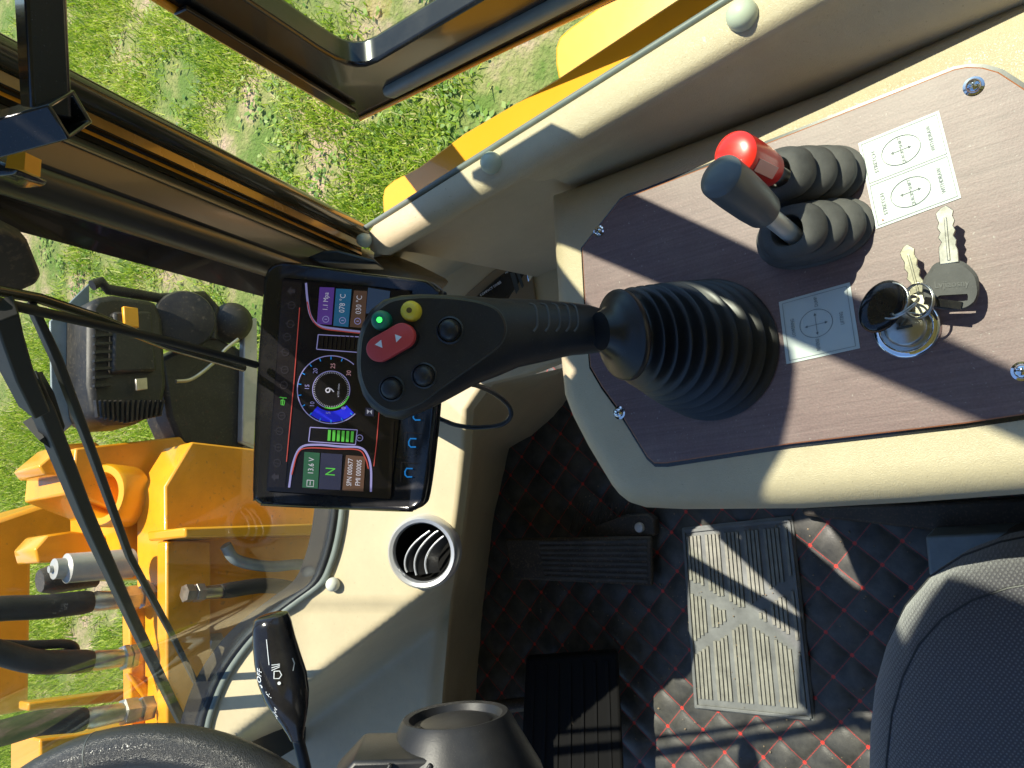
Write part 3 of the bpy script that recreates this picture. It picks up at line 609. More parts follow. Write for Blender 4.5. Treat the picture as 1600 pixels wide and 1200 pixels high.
q = MB(); q.tube([WS(x, y, .02) for x, y in ((-30, 466), (120, 500), (260, 532), (400, 570))], .0026, 8); q.build('blade_spine', wipb, wb)
q = MB(); q.tube([WS(x, y, .03) for x, y in ((-30, 449), (60, 466), (150, 496), (260, 540), (380, 575))], .0028, 8); q.build('rubber_edge', olive, wb)
q = MB(); q.prism([WS(x, y, .05) for x, y in ((-40, 350), (12, 362), (45, 378), (66, 430), (58, 445), (20, 462), (-40, 470))], WN*.012); q.build('pivot_bracket', darksteel, wb, bevel=.002)
# ================================================================== LOADER FRONT FRAME
def YP(px, py, Y): v = ray(px, py); return CAM+v*(Y/v.y)
lf = thing('front_loader', 'yellow orange loader front frame seen through the windscreen', 'loader frame', (-.3, 1.6, -1.4))
def yplate(name, pts, Y, th, mt=None, bev=.004):
    q = MB(); q.prism([YP(x, y, Y) for x, y in pts], (0, th, 0)); return q.build(name, mt or ora, lf, bevel=bev)
yplate('rear_plate', [(258, 760), (300, 690), (560, 720), (560, 1260), (262, 1260)], 1.42, .11)
yplate('upper_housing', [(118, 700), (282, 682), (300, 700), (300, 900), (258, 905), (190, 905), (186, 800), (112, 770)], 1.56, .22)
yplate('cross_shelf', [(288, 824), (560, 816), (560, 834), (290, 840)], 1.30, .13, yel)
yplate('side_rib', [(260, 845), (330, 845), (330, 1260), (260, 1260)], 1.385, .035)
yplate('lift_arm', [(-60, 830), (60, 790), (112, 776), (130, 800), (110, 850), (50, 872), (46, 1110), (-60, 1130)], 1.95, .22, None, .01)
yplate('tower_flange', [(202, 948), (258, 935), (262, 1260), (206, 1260)], 1.50, .03, yel)
yplate('tie_bar', [(44, 1098), (210, 1078), (210, 1094), (44, 1112)], 1.8, .05)
yplate('foot_plate', [(62, 1155), (330, 1122), (330, 1260), (62, 1260)], 1.46, .12, yel)
yplate('gusset', [(200, 1050), (240, 1072), (240, 1110), (214, 1075)], 1.49, .02, yel)
yplate('lug_plate', [(54, 858), (74, 836), (112, 830), (205, 842), (205, 872), (60, 880)], 1.62, .10, yel)
yplate('top_lug', [(60, 728), (100, 694), (150, 690), (190, 722), (186, 742), (70, 742)], 1.60, .12, yel)
c = YP(150, 782, 1.56); q = MB(); q.lathe(c-V((0, 0, .06)), V((.15, -.3, .95)), [(.062, 0), (.062, .055), (.058, .062), (.045, .062), (.041, .056), (.039, .01)], 36); q.build('pin_boss', yel, lf)
c = YP(180, 890, 1.5)
gh = thing('grease_cylinder', 'grey hydraulic cylinder end lying below the yellow pin boss', 'cylinder', YP(140, 885, 1.5))
q = MB(); q.tube([YP(76, 890, 1.46), YP(82, 889, 1.46), YP(84, 889, 1.46), YP(100, 888, 1.46), YP(104, 888, 1.46), YP(205, 880, 1.46)], [.006, .006, .018, .018, .026, .027], 20); q.build('barrel', whitecyl, gh)
q = MB(); q.tube([YP(62, 908, 1.5), YP(80, 905, 1.5), YP(150, 900, 1.5)], [.02, .026, .02], 10); q.build('end_fitting', darksteel, gh)
def hose_set(nm, lab, pts, r_, Y, fit, nut):
    t = thing('hydraulic_hose', lab, 'hose', YP(*pts[0], Y), 'hydraulic hoses on the loader frame')
    P = smooth_open([YP(x, y, Y) for x, y in pts], 6); q = MB(); q.tube(P, [r_]*(len(P)-1)+[r_*.9], 16); q.build('rubber_hose', hose, t)
    a, b = YP(*pts[-1], Y), YP(*fit, Y); q = MB(); q.tube([a-(b-a)*.1, a.lerp(b, .1), a.lerp(b, .15), b], [r_*.80, r_*.80, r_*.88, r_*.78], 16); q.build('ferrule', zinc, t)
    c_ = YP(*nut, Y); q = MB(); d_ = (c_-b).normalized(); q.lathe(b, d_, [(r_*.8, 0), (r_*1.15, .002), (r_*1.15, (c_-b).length*.45), (r_*.8, (c_-b).length*.5), (r_*.8, (c_-b).length*.6), (r_*1.1, (c_-b).length*.62), (r_*1.1, (c_-b).length)], 6, smooth=False); q.build('nut', zinc, t)
hose_set('h', 'upper thick black hydraulic hose with zinc fittings, right below the grey cylinder', [(-80, 960), (0, 951), (70, 948), (142, 940)], .0205, 1.46, (190, 937), (238, 930))
hose_set('h', 'middle black hydraulic hose with a second thin hose beside it', [(-80, 1000), (0, 1020), (60, 1034), (142, 1033)], .020, 1.46, (190, 1028), (210, 1025))
hose_set('h', 'lowest thick black hydraulic hose just above the steering wheel', [(-80, 1160), (0, 1146), (60, 1130), (132, 1124)], .0205, 1.44, (190, 1113), (236, 1106))
q = MB(); q.tube(smooth_open([YP(x, y, 1.48) for x, y in ((-60, 1004), (40, 1008), (100, 1006), (116, 1012), (110, 1020), (60, 1024))], 6), .008, 10); o = q.build('thin_hose', hose); tag(o, 'thin black hose bent back above the middle thick hose', 'hose')
hose_set('h', 'pale hose with brass nuts on the shaded orange rear plate', [(480, 990), (470, 930), (420, 915), (345, 924)], .0150, 1.36, (318, 926), (288, 927))
q = MB(); q.lathe(YP(345, 1003, 1.40), YP(312, 1006, 1.40)-YP(345, 1003, 1.40), [(.014, 0), (.018, .004), (.018, .03), (.012, .034), (.012, .045)], 6, smooth=False); o = q.build('hose_nut', zinc); tag(o, 'single zinc nut low on the orange rear plate', 'nut')
q = MB(); q.tube(smooth_open([YP(x, y, 1.34) for x, y in ((352, 852), (370, 875), (420, 885), (470, 882), (510, 890))], 6), .011, 10); o = q.build('grey_hose', galv); tag(o, 'thin grey hose curving under the cross shelf on the orange plate', 'hose')
# ================================================================== WORK LAMP
wl = thing('work_lamp', 'black finned work lamp on a grey steel bracket outside the windscreen', 'lamp', YP(210, 660, 1.5)); LY = 1.50
def lpart(name, pts, Y, th, mt, bev=.006):
    q = MB(); q.prism([YP(x, y, Y) for x, y in pts], (0, th, 0)); return q.build(name, mt, wl, bevel=bev)
lpart('housing', [(140, 478), (150, 464), (180, 460), (245, 470), (256, 500), (262, 600), (256, 640), (215, 662), (170, 664), (146, 650), (139, 600)], LY, .12, lampblk, .012)
lpart('back_cover', [(178, 486), (238, 486), (246, 580), (176, 582)], LY-.02, .03, lampblk, .006)
q = MB()
for i in range(14): q.box(YP(146+i*8.2, 642+abs(i-6)*-1.2, LY-.012), (.0045, 0, 0), (0, .03, 0), (0, 0, .0001), 0) if False else q.seg(YP(147+i*8.0, 626, LY-.010), YP(150+i*7.4, 662-abs(i-6)*1.6, LY-.004), .0045, .012, V((0, -1, 0)))
q.build('cooling_fins', lampblk, wl); q = MB()
for i in range(9): q.seg(YP(144, 500+i*13, LY-.006), YP(172, 498+i*13, LY-.006), .005, .010, V((0, -1, 0)))
q.build('side_fins', lampblk, wl)
lpart('amber_reflector', [(193, 478), (216, 481), (218, 512), (195, 508)], LY-.028, .01, ora, .002)
lpart('badge', [(212, 592), (230, 590), (231, 608), (214, 610)], LY-.028, .006, zinc, .001)
q = MB(); q.lathe(YP(288, 500, LY+.03), V((-.2, -1, .5)), [(.062, -.05), (.065, 0), (.060, .03), (.030, .036), (.0001, .036)], 32); q.build('motor_cap', lampblk, wl)
lpart('mounting_block', [(250, 560), (330, 520), (405, 560), (400, 705), (284, 696), (264, 650)], LY+.06, .10, lampblk, .01)
lpart('bracket_plate', [(78, 502), (140, 442), (141, 652), (122, 656), (84, 690), (80, 600)], LY+.10, .006, galv, .002)
q = MB(); q.tube([YP(x, y, LY+.05) for x, y in ((144, 446), (158, 440), (168, 452), (250, 466), (318, 462), (334, 480), (332, 530))], .011, 12); q.build('guard_tube', lampblk, wl)
q = MB(); q.tube(smooth_open([YP(x, y, LY-.02) for x, y in ((275, 596), (300, 592), (330, 570), (350, 548), (372, 530))], 5), .004, 8); q.build('lead', zinc, wl)
q = MB(); q.lathe(YP(362, 505, LY+.05), V((0, -1, .5)), [(.045, -.02), (.045, .02), (.03, .035), (.0001, .036)], 28); q.build('round_cap', lampblk, wl)
lpart('grey_stay', [(382, 500), (402, 496), (404, 700), (378, 690)], LY+.04, .02, whitecyl, .003)
# ================================================================== SIDE CONSOLE
TOP = .62
con = thing('side_console', 'tan padded side console carrying the dark wood control panel', 'console', (.09, .12, 0))
op = [(858, 300), (860, 360), (866, 450), (871, 560), (877, 620), (890, 655), (913, 700), (950, 762), (962, 777), (978, 790), (1000, 797), (1060, 800), (1250, 799), (1420, 790), (1600, 777), (1700, 768)]
o2 = [PZ(x, y, .603) for x, y in op]; o2 = [V((p.x, p.y)) for p in o2]
last = o2[-1]; o2 += [V((last.x, -.45)), V((.27, -.45)), V((.225, .1)), V((.225, .3))]
m_ = MB(); rings_ = []
for ins, z in [(0, 0), (0, .3), (0, .585), (.0008, .592), (.0035, .601), (.008, .609), (.014, .6155), (.022, .619), (.030, TOP)]:
    rings_.append([V((p.x, p.y, z)) for p in inset2(o2, ins)])
m_.rings(rings_); body = m_.build('body', tan, con, split=75)
pp = [(909, 388), (914, 480), (922, 573), (940, 604), (962, 634), (1011, 714), (1022, 724), (1040, 724), (1234, 694), (1420, 672), (1506, 662), (1600, 648), (1700, 640), (1760, 560), (1760, 260), (1625, 155), (1600, 138), (1560, 112), (1535, 105), (1510, 104), (1490, 108), (1240, 207), (990, 304), (978, 307), (968, 313)]
pw = [PZ(x, y, TOP+.004) for x, y in pp]; p2 = [V((p.x, p.y)) for p in pw]
m_ = MB(); ex = [V((p.x, p.y, TOP+.0003)) for p in inset2(p2, -.0030)]; m_.poly(ex); m_.build('panel_gap', blackpaint, con)
m_ = MB(); a = [V((p.x, p.y, TOP+.0007)) for p in p2]; b = [V((p.x, p.y, TOP+.0034)) for p in p2]; c = [V((p.x, p.y, TOP+.004)) for p in inset2(p2, .0008)]
m_.rings([a, b, c], 1, caps=False, smooth=False); m_.poly(c, 0); panel = m_.build('wood_panel', [woodm, woodedge], con)
PT = TOP+.004
def screw(px, py, r_=.0042):
    p = PZ(px, py, PT+.001); q = MB(); z = V((0, 0, 1)); q.lathe(V((p.x, p.y, PT)), z, [(r_*1.35, 0), (r_*1.35, .0006), (r_, .0008), (r_*.95, .002), (r_*.7, .0030), (.0001, .0034)], 24)
    a = rng.uniform(0, 1.5); e1 = V((math.cos(a), math.sin(a), 0)); e2 = V((-e1.y, e1.x, 0)); c = V((p.x, p.y, PT+.0030))
    q.box(c, e1*r_*1.1, e2*.0007, z*.0012, 1); q.box(c, e1*.0007, e2*r_*1.1, z*.0012, 1); return q.build('panel_screw', [chrome, ink], con)
for x, y, r_ in ((935, 361, .0034), (967, 645, .0038), (1521, 134, .0042), (1597, 580, .0042)): screw(x, y, r_)
def sticker(q4, nm, lab, draw):
    P4 = [PZ(x, y, PT+.0002) for x, y in q4]     # corners: (u0,v1) (u1,v1) (u1,v0) (u0,v0); v runs up the reading direction
    q = MB(); q.prism(P4, (0, 0, .0003)); o = q.build(nm, paper, con); o['label'] = lab
    def to3(u, v): a = P4[3].lerp(P4[2], u); b = P4[0].lerp(P4[1], u); return a.lerp(b, v)+V((0, 0, .0003))
    A = Art(lambda x, y: to3(x, 1-y), V((0, 0, .0005))); draw(A); A.build('printing', o)
def frame(A, x0, y0, x1, y1, wd): A.stroke([(x0, y0), (x1, y0), (x1, y1), (x0, y1), (x0, y0)], wd, print_ink)
def frame4(A, x0, y0, x1, y1, wd):
    for a, b in (((x0, y0), (x1, y0)), ((x1, y0), (x1, y1)), ((x1, y1), (x0, y1)), ((x0, y1), (x0, y0))): A.stroke([a, b], wd, print_ink)
def arrows(A, c, L1, wd, s=1):
    for dx, dy in ((1, 0), (0, 1)):
        A.stroke([(c[0]-dx*L1, c[1]-dy*L1*s), (c[0]+dx*L1, c[1]+dy*L1*s)], wd, print_ink)
    return
def head(A, x, y, dx, dy, h): A.poly([(x+dx*h, y+dy*h), (x-dy*h*.5, y+dx*h*.5), (x+dy*h*.5, y-dx*h*.5)], print_ink)
def drawA(A):
    for k_ in (0, 1):
        y0, y1 = .03+k_*.485, .485+k_*.485
        frame4(A, .035, y0, .965, y1, .005); cy = (y0+y1)/2; cx = .48
        A.arc((cx, cy), .235, 0, 360, .007, print_ink, asp=.66)
        A.stroke([(cx-.10, cy), (cx+.10, cy)], .006, print_ink); head(A, cx+.09, cy, 1, 0, .035); head(A, cx-.09, cy, -1, 0, .035)
        A.stroke([(cx, cy-.03), (cx, cy+.03)], .006, print_ink)
        A.text('QUICK', (cx+.01, cy+.085), .060, -90, print_ink, wx=.8); A.text('SHIFT', (cx+.01, cy-.085), .060, -90, print_ink, wx=.8)
        A.text('STRETCH', (.155, cy+.02), .070, -90, print_ink, wx=.85); A.text('WITHDRAW', (.84, cy+.0), .070, -90, print_ink, wx=.72)
    A.poly([(.10+.012*math.cos(a), .93+.012*math.sin(a)) for a in np.linspace(0, 6, 9)], woodedge)
def drawB(A):
    frame4(A, .05, .045, .95, .955, .006); A.arc((.48, .48), .225, 0, 360, .007, print_ink, asp=.95)
    A.stroke([(.36, .5), (.60, .5)], .006, print_ink); A.stroke([(.48, .36), (.48, .62)], .006, print_ink)
    for a in ((.36, .5, -1, 0), (.60, .5, 1, 0), (.48, .36, 0, -1), (.48, .62, 0, 1)): head(A, *a, .04)
    A.text('LOWERING', (.16, .46), .070, -90, print_ink, wx=.78); A.text('LIFTING', (.83, .50), .070, -90, print_ink, wx=.78)
    A.text('DUMP', (.52, .155), .068, -90, print_ink, wx=.8); A.text('REVERSE', (.47, .81), .068, -90, print_ink, wx=.72)
sticker([(1341, 224), (1467, 173), (1502, 309), (1369, 358)], 'sticker', 'white sticker with two boxed ovals beside the small levers', drawA)
sticker([(1217, 472), (1328, 441), (1344, 544), (1229, 569)], 'sticker', 'white sticker with one oval beside the large gaiter', drawB)
# ignition lock
il = thing('ignition_lock', 'round chrome ignition lock set in the wood panel', 'ignition lock', PZ(1416, 512, PT)); c = PZ(1416, 512, PT); z = V((0, 0, 1))
m_ = MB(); m_.lathe(c, z, [(.0195, 0), (.0195, .001), (.018, .0026), (.0155, .0034), (.0145, .0030), (.013, .0012), (.0125, .001)], 40); m_.build('bezel', chrome, il)
m_ = MB(); m_.lathe(c, z, [(.012, 0), (.012, .002), (.0115, .0045), (.010, .0055), (.0001, .0056)], 32); m_.box(c+z*.0056, V((.0016, 0, 0)), V((0, .009, 0)), z*.0012, 1); m_.build('barrel', [keysteel, ink], il)
# ================================================================== SMALL LEVERS
yv = V((0, 1, 0)); xv = V((1, 0, 0))
def gaiter_small(bx, by, H):
    q = MB(); n = 56; rs = []
    prof = [(.0365, .0212, 0), (.0365, .0212, .003), (.0345, .0195, .0045), (.0285, .0150, .006), (.0330, .0188, .0075), (.0345, .0200, .011), (.0335, .0196, .0155), (.0280, .0175, .0195), (.0215, .0130, .0200), (.0262, .0168, .0215), (.0276, .0186, .025), (.0265, .0182, .030), (.0215, .0160, .034), (.0150, .0120, .0345), (.0190, .0150, .036), (.0204, .0168, .040), (.0196, .0162, .045), (.0165, .0140, .0495), (.0125, .0115, .0515), (.0098, .0098, .0515), (.0088, .0088, .049), (.0080, .0080, .036)]
    H0 = V((H.x, H.y))
    for a, b, h in prof:
        f = min(1, h/.0515)**1.1; c = V((bx, by)).lerp(H0, f); r_ = []
        for j in range(n):
            t = 2*math.pi*j/n; u, v_ = math.cos(t), math.sin(t); e = 2.4; k_ = (abs(u)**e+abs(v_)**e)**(-1/e)
            r_.append(V((c.x, c.y, PT+h))+yv*u*k_*a+xv*v_*k_*b)
        rs.append(r_)
    q.rings(rs, caps=True); return q
def lever(bpx, px_top, px_hole, ztop, zhole, matk, lab, shaft_r, klen):
    H = PZ(*px_hole, zhole); T = PZ(*px_top, ztop); ax_ = (T-H).normalized(); base = PZ(*bpx, PT)
    t = thing('control_lever', lab, 'lever', V((base.x, base.y, PT)), 'short levers on the wood panel')
    q = gaiter_small(base.x, base.y, H); q.build('gaiter', rub_d, t, split=42)
    q = MB(); q.lathe(H-ax_*.03, ax_, [(shaft_r, 0), (shaft_r, (T-H).length+.03-klen*.5)], 20); q.build('shaft', steel, t)
    q = MB(); b0 = T-ax_*klen; q.lathe(b0, ax_, [(.0001, .0005), (.0080, .0005), (.0102, 0), (.0110, .002), (.0122, klen*.30), (.0129, klen*.65), (.0130, klen*.95), (.0128, klen*.985), (.0120, klen*1.0), (.009, klen*1.03), (.005, klen*1.045), (.0001, klen*1.05)], 40); kn = q.build('knob', matk, t, split=32)
    if matk is red:                               # pale highlight painted as a stripe along the red knob
        up_ = (CAM-T).normalized(); up_ = (up_-ax_*up_.dot(ax_)).normalized(); q = MB(); A_, B_ = b0+ax_*klen*.30, b0+ax_*klen*.88; q.seg(A_+up_*.0122, B_+up_*.0128, .0075, .0006, up_); q.build('highlight_stripe', knob_highlight, kn, bevel=.0003)
    return t
lever((1274, 366), (1125, 275), (1232, 362), .745, .672, knobm, 'short steel lever with dark glossy grey knob, nearer the large gaiter', .0058, .048)
lever((1262, 287), (1148, 240), (1213, 272), .728, .672, red, 'short lever with bright red knob beside the side wall', .0056, .044)
# ================================================================== MAIN JOYSTICK
C0 = PZ(1107, 547, PT); js = thing('joystick', 'large black joystick with coloured buttons rising from a ribbed gaiter', 'joystick', C0)
C1 = PZ(980, 525, .700)
q = MB(); n = 72; rs = []; nf = 9; prof = [(0, .0500)]
for i in range(nf):
    t0 = i/nf; r_ = .0490*(1-t0)+.0290*t0; t1 = (i+1)/nf; r1 = .0490*(1-t1)+.0290*t1
    prof += [(t0+.001, r_*.78), (t0+.006, r_*.93), (t0+.010, r_+.0014), (t0+.017, r_+.0022), (t0+.024, r_+.0014), (t0+.029, r_*.965), (t0+.036, r_*.90), (t0+.048, r_*.82), (t0+.066, r_*.775), (t0+.088, r_*.755), (t0+.104, r1*.77)]
prof += [(1.0, .0270), (1.015, .0290), (1.03, .0300), (1.07, .0302), (1.085, .0298), (1.092, .0285), (1.115, .0262), (1.15, .0222), (1.185, .0180), (1.23, .0155), (1.30, .0125)]
ax1 = V((-.03, .50, .86)).normalized()
for t, r_ in prof:
    p = C0.lerp(C1, t) + V((0, 0, 1))*math.sin(max(0, min(1, t))*math.pi)*.004
    s_ = sstep(t); ax_ = (V((0, 0, 1))*(1-s_)+ax1*s_).normalized(); u = yv-ax_*yv.dot(ax_); u.normalize(); v_ = ax_.cross(u)
    rs.append([p+(u*math.cos(2*math.pi*j/n)+v_*math.sin(2*math.pi*j/n))*r_ for j in range(n)])
q.rings(rs); q.build('gaiter', rub, js, split=45)
# grip: stations across the photo's long axis
st = [(965, 487, 545), (945, 484, 549), (920, 477, 553), (890, 472.5, 556), (850, 469, 565), (810, 467, 574), (780, 467, 587), (740, 464, 602), (700, 462, 624), (660, 461, 644), (630, 463, 656), (605, 469, 651), (585, 484, 637), (572, 503, 619), (563, 528, 594), (560.5, 545, 578)]
def Zg(x): return .515 + (.466-.515)*sstep((960-x)/360)
rs = []; hn = (-cd+cu*.06).normalized()
for i, (x, a, b) in enumerate(st):
    Z = Zg(x); A, B = D(x, a, Z), D(x, b, Z); c = (A+B)/2; hw = (B-A)/2; L = hw.length
    th = .0205 if x > 800 else .0165+.004*sstep((x-700)/100)
    if x < 600: th *= max(.25, math.sqrt(max(.02, 1-((600-x)/41)**2)))
    if x > 940: th = .016
    ex_ = 2.3 if x > 800 else 2.3+1.6*sstep((800-x)/100); r_ = []
    for j in range(40):
        t = 2*math.pi*j/40; u, v_ = math.cos(t), math.sin(t); k_ = (abs(u)**ex_+abs(v_)**ex_)**(-1/ex_)
        r_.append(c+hw*u*k_*(1 if True else 0)+hn*v_*k_*th)
    rs.append(r_)
q = MB(); q.rings(rs); grip = q.build('grip', blk, js, split=80)
FP0 = D(640, 555, Zg(640)-.0168); FPN = hn
def FZ(zx, zy, o=0): return PL(540+zx/4, 440+zy/4, FP0, FPN)+FPN*o
fo = [(97, 430), (112, 330), (160, 230), (240, 150), (330, 112), (480, 98), (640, 103), (800, 122), (920, 158), (975, 205), (1002, 270), (998, 335), (955, 405), (860, 480), (740, 565), (600, 662), (480, 752), (360, 800), (280, 808), (200, 765), (130, 680), (95, 560)]
f3 = smooth_closed([V((a, b, 0)) for a, b in fo], 4)
q = MB(); q.rings([[FZ(p.x, p.y, -.006) for p in f3], [FZ(p.x, p.y, .0016) for p in f3], [FZ(p.x+(520-p.x)*.02, p.y+(450-p.y)*.025, .0026) for p in f3]]); q.build('face_plate', blk, js, split=40)
q = MB(); q.tube([FZ(p.x, p.y, .0008) for p in f3], .0006, 6, closed=True); q.build('seam', ink, js)
q = MB()
for i in range(5):
    x = [1170, 1240, 1305, 1365, 1415][i]; pts = smooth_open([(x-20, 150), (x+15, 165), (x+32, 220), (x+32, 290), (x+10, 325)], 5)
    def gp(p):
        X_, Y_ = 540+p[0]/4, 440+p[1]/4; Z = Zg(X_); a, b = interp([(700, 462), (780, 467), (810, 467), (850, 469), (890, 472.5), (920, 477), (945, 484)], X_), interp([(700, 624), (780, 587), (810, 574), (850, 565), (890, 556), (920, 553), (945, 549)], X_)
        u = ((Y_-(a+b)/2)/((b-a)/2)); v_ = max(0, 1-abs(u)**2.3)**(1/2.3); return D(X_, Y_, Z)+hn*(v_*.0203+.0002)
    q.tube([gp((p[0], p[1])) for p in [V((a, b)) for a, b in [(pt[0], pt[1]) for pt in pts]]], .0008, 8)
q.build('grip_ribs', rub_d, js)
def dome(zx, zy, rpx, mt, h, name, ring=True, led=None):
    c = FZ(zx, zy, .0024); r_ = rpx/4*Zg(640)/F
    if ring:
        g_ = MB(); g_.lathe(c-FPN*.001, FPN, [(r_*1.30, 0), (r_*1.28, .0016), (r_*1.12, .0022), (r_*1.02, .0010)], 32, caps=False); g_.build('button_collar', blk, js)
    q = MB(); q.lathe(c-FPN*.001, FPN, [(r_*.98, 0), (r_*.97, h*.55), (r_*.86, h*.88), (r_*.55, h*1.05), (.0001, h*1.1)], 32); o = q.build(name, mt, js)
    if led:
        q = MB(); q.lathe(c+FPN*(h*1.05-.001)+(D(0, 0, 1)-D(4, 0, 1))*.0, FPN, [(r_*.28, 0), (r_*.26, .0005), (.0001, .0006)], 16); q.build('led', led, o)
dome(237, 248, 62, grn, .0085, 'green_button', False, grnl)
dome(420, 190, 63, yelb, .0090, 'yellow_button', False, mat('amber_dot', (.12, .07, .01), .5))
dome(655, 306, 66, blk, .0075, 'black_button'); dome(495, 588, 62, blk, .0070, 'black_button'); dome(295, 668, 62, blk, .0070, 'black_button')
# button skirts and red rocker
def stad(c1, c2, r_, n=14):
    a = V(c1); b = V(c2); t = (b-a).normalized(); ang = math.atan2(t.y, t.x); o = []
    for i in range(n+1): th = ang+math.pi/2+math.pi*i/n; o.append((a.x+r_*math.cos(th), a.y+r_*math.sin(th)))
    for i in range(n+1): th = ang-math.pi/2+math.pi*i/n; o.append((b.x+r_*math.cos(th), b.y+r_*math.sin(th)))
    return o
def ringf(pts, o, sh=(0, 0)): return [FZ(x+sh[0], y+sh[1], o) for x, y in pts]
q = MB(); q.rings([ringf(stad((248, 428), (385, 350), 80), .001), ringf(stad((248, 428), (385, 350), 80), .0035), ringf(stad((248, 428), (385, 350), 74), .0045)]); q.build('rocker_base', rub, js)
q = MB(); q.rings([ringf(stad((232, 425), (372, 345), 80), .004), ringf(stad((232, 425), (372, 345), 80), .0085), ringf(stad((232, 425), (372, 345), 77), .0098), ringf(stad((232, 425), (372, 345), 70), .0103)]); rk = q.build('red_rocker', redb, js)
q = MB(); q.poly([FZ(209, 400, .0106), FZ(248, 370, .0106), FZ(256, 420, .0106)]); q.poly([FZ(332, 336, .0106), FZ(340, 386, .0106), FZ(374, 352, .0106)]); q.build('arrow_marks', wtri, rk)
# cable loop behind the joystick
q = MB(); q.tube(smooth_open([D(700, 602, .49), D(735, 600, .51), D(768, 612, .56), D(793, 632, .58), D(798, 650, .585), D(782, 664, .59), D(745, 668, .60), D(712, 664, .60), D(684, 654, .60), D(650, 650, .62)], 6), .0019, 8)
o = q.build('cable', blk); tag(o, 'thin black cable looping out from behind the joystick head', 'cable')
# ================================================================== KEYS
kz = V((0, 0, 1))
def KP(px, py, z): return PZ(px, py, z)
def key_blade(t, a, b, wd, z, mt, cuts, name='blade'):      # a root px, b tip px
    A, B = KP(*a, z), KP(*b, z+.002); ax_ = (B-A); L = ax_.length; ax_.normalize(); sd = ax_.cross(kz).normalized(); out = []
    n_ = len(cuts)
    out.append(A-sd*wd/2); 
    for i, c_ in enumerate(cuts): f = (i+.5)/n_; out.append(A+ax_*L*f*.93-sd*(wd/2-c_[0]))
    out.append(B-ax_*L*.03-sd*wd*.18); out.append(B+sd*wd*.1)
    for i, c_ in reversed(list(enumerate(cuts))): f = (i+.5)/n_; out.append(A+ax_*L*f*.93+sd*(wd/2-c_[1]))
    out.append(A+sd*wd/2); q = MB(); q.prism(out, kz*.0022); q.box(A+ax_*L*.42+kz*.0024, ax_*L*.75, sd*wd*.16, kz*.0006); return q.build(name, mt, t, bevel=.0003)
cutsl = [(0, 0), (0, 0), (0, .0), (.0002, .0008), (.0018, .0002), (.0002, .0016), (.0016, .0003), (.0002, .0014), (.0013, .0002), (.0004, .0012), (.0002, .0004)]
bigk = thing('loader_key', 'large key with grey moulded bow lying on the wood panel', 'key', KP(1490, 440, PT)); zk = PT+.014
key_blade(bigk, (1484, 412), (1476, 322), .0098, zk+.002, keysteel, cutsl)
bow = [(1453, 424), (1460, 414), (1476, 408), (1500, 408), (1515, 416), (1528, 432), (1530, 455), (1524, 472), (1512, 482), (1495, 485), (1470, 483), (1452, 478), (1443, 465), (1443, 440)]
b2 = [KP(x, y, zk) for x, y in smooth_closed([V((a, b, 0)) for a, b in bow], 3) for x, y in [(x, y)]] if False else [KP(p.x, p.y, zk) for p in smooth_closed([V((a, b, 0)) for a, b in bow], 3)]
slot = [KP(x, y, zk) for x, y in ((1462, 463), (1514, 460), (1513, 471), (1472, 472))]
# bow as a ring of plastic round the slot: front part prism + two cheeks
q = MB(); n_ = len(b2); ctr = sum(slot, V((0, 0, 0)))/4
def slot_at(p):                                   # nearest point on the slot outline in that direction
    d_ = p-ctr; best = None
    for i in range(4):
        a, b = slot[i], slot[(i+1) % 4]; e = b-a; den = d_.x*e.y-d_.y*e.x
        if abs(den) < 1e-12: continue
        t = ((a.x-ctr.x)*e.y-(a.y-ctr.y)*e.x)/den; u = ((a.x-ctr.x)*d_.y-(a.y-ctr.y)*d_.x)/den
        if t > 0 and -1e-6 <= u <= 1+1e-6: best = ctr+d_*t
    return best if best is not None else ctr
inn_ = [slot_at(p) for p in b2]; dn, upv = kz*-.0040, kz*.0040
q.rings([[p+dn*.4 for p in inn_], [p+upv for p in inn_], [p.lerp(i_, .12)+upv for p, i_ in zip(b2, inn_)], [p+upv*.6 for p in b2], [p+dn*.4 for p in b2]], closed=True, smooth=False); kb = q.build('bow', rub_d, bigk)
A = Art(lambda x, y: KP(x, y, zk+.0042), kz*.0003)
A.text('Lvjiaosny', (1487, 444), 15, -4, mat('embossed_grey', (.075, .075, .075), .4)); A.build('embossing', kb)
smk = thing('small_key', 'small worn brass coloured key standing between the rings', 'key', KP(1425, 430, PT)); key_blade(smk, (1437, 462), (1416, 383), .0088, PT+.012, brass, cutsl[2:])
q = MB(); q.prism([KP(x, y, PT+.012) for x, y in ((1420, 455), (1452, 448), (1460, 478), (1440, 492), (1405, 486))], kz*.002); q.build('bow', brass, smk, bevel=.0004)
fob = thing('ignition_key', 'rounded black key head upright in the ignition lock', 'key', KP(1385, 480, PT+.005))
fc = KP(1378, 479, PT+.030); fx = (KP(1397, 448, PT+.03)-KP(1360, 512, PT+.03)).normalized(); fn = (V((-.55, .15, .62))); fn = (fn-fx*fn.dot(fx)).normalized(); fy = fx.cross(fn)
q = MB(); q.rings([[fc+fn*h+(fx*math.cos(2*math.pi*j/32)*.0165+fy*math.sin(2*math.pi*j/32)*.0115)*k_ for j in range(32)] for k_, h in ((.55, -.0042), (.85, -.0036), (1, -.0015), (1, .0015), (.85, .0036), (.5, .0042))]); q.build('head', blk_gloss, fob)
q = MB(); q.seg(fc-kz*.008, KP(1410, 505, PT+.003), .007, .002, fn); q.build('blade', keysteel, fob)
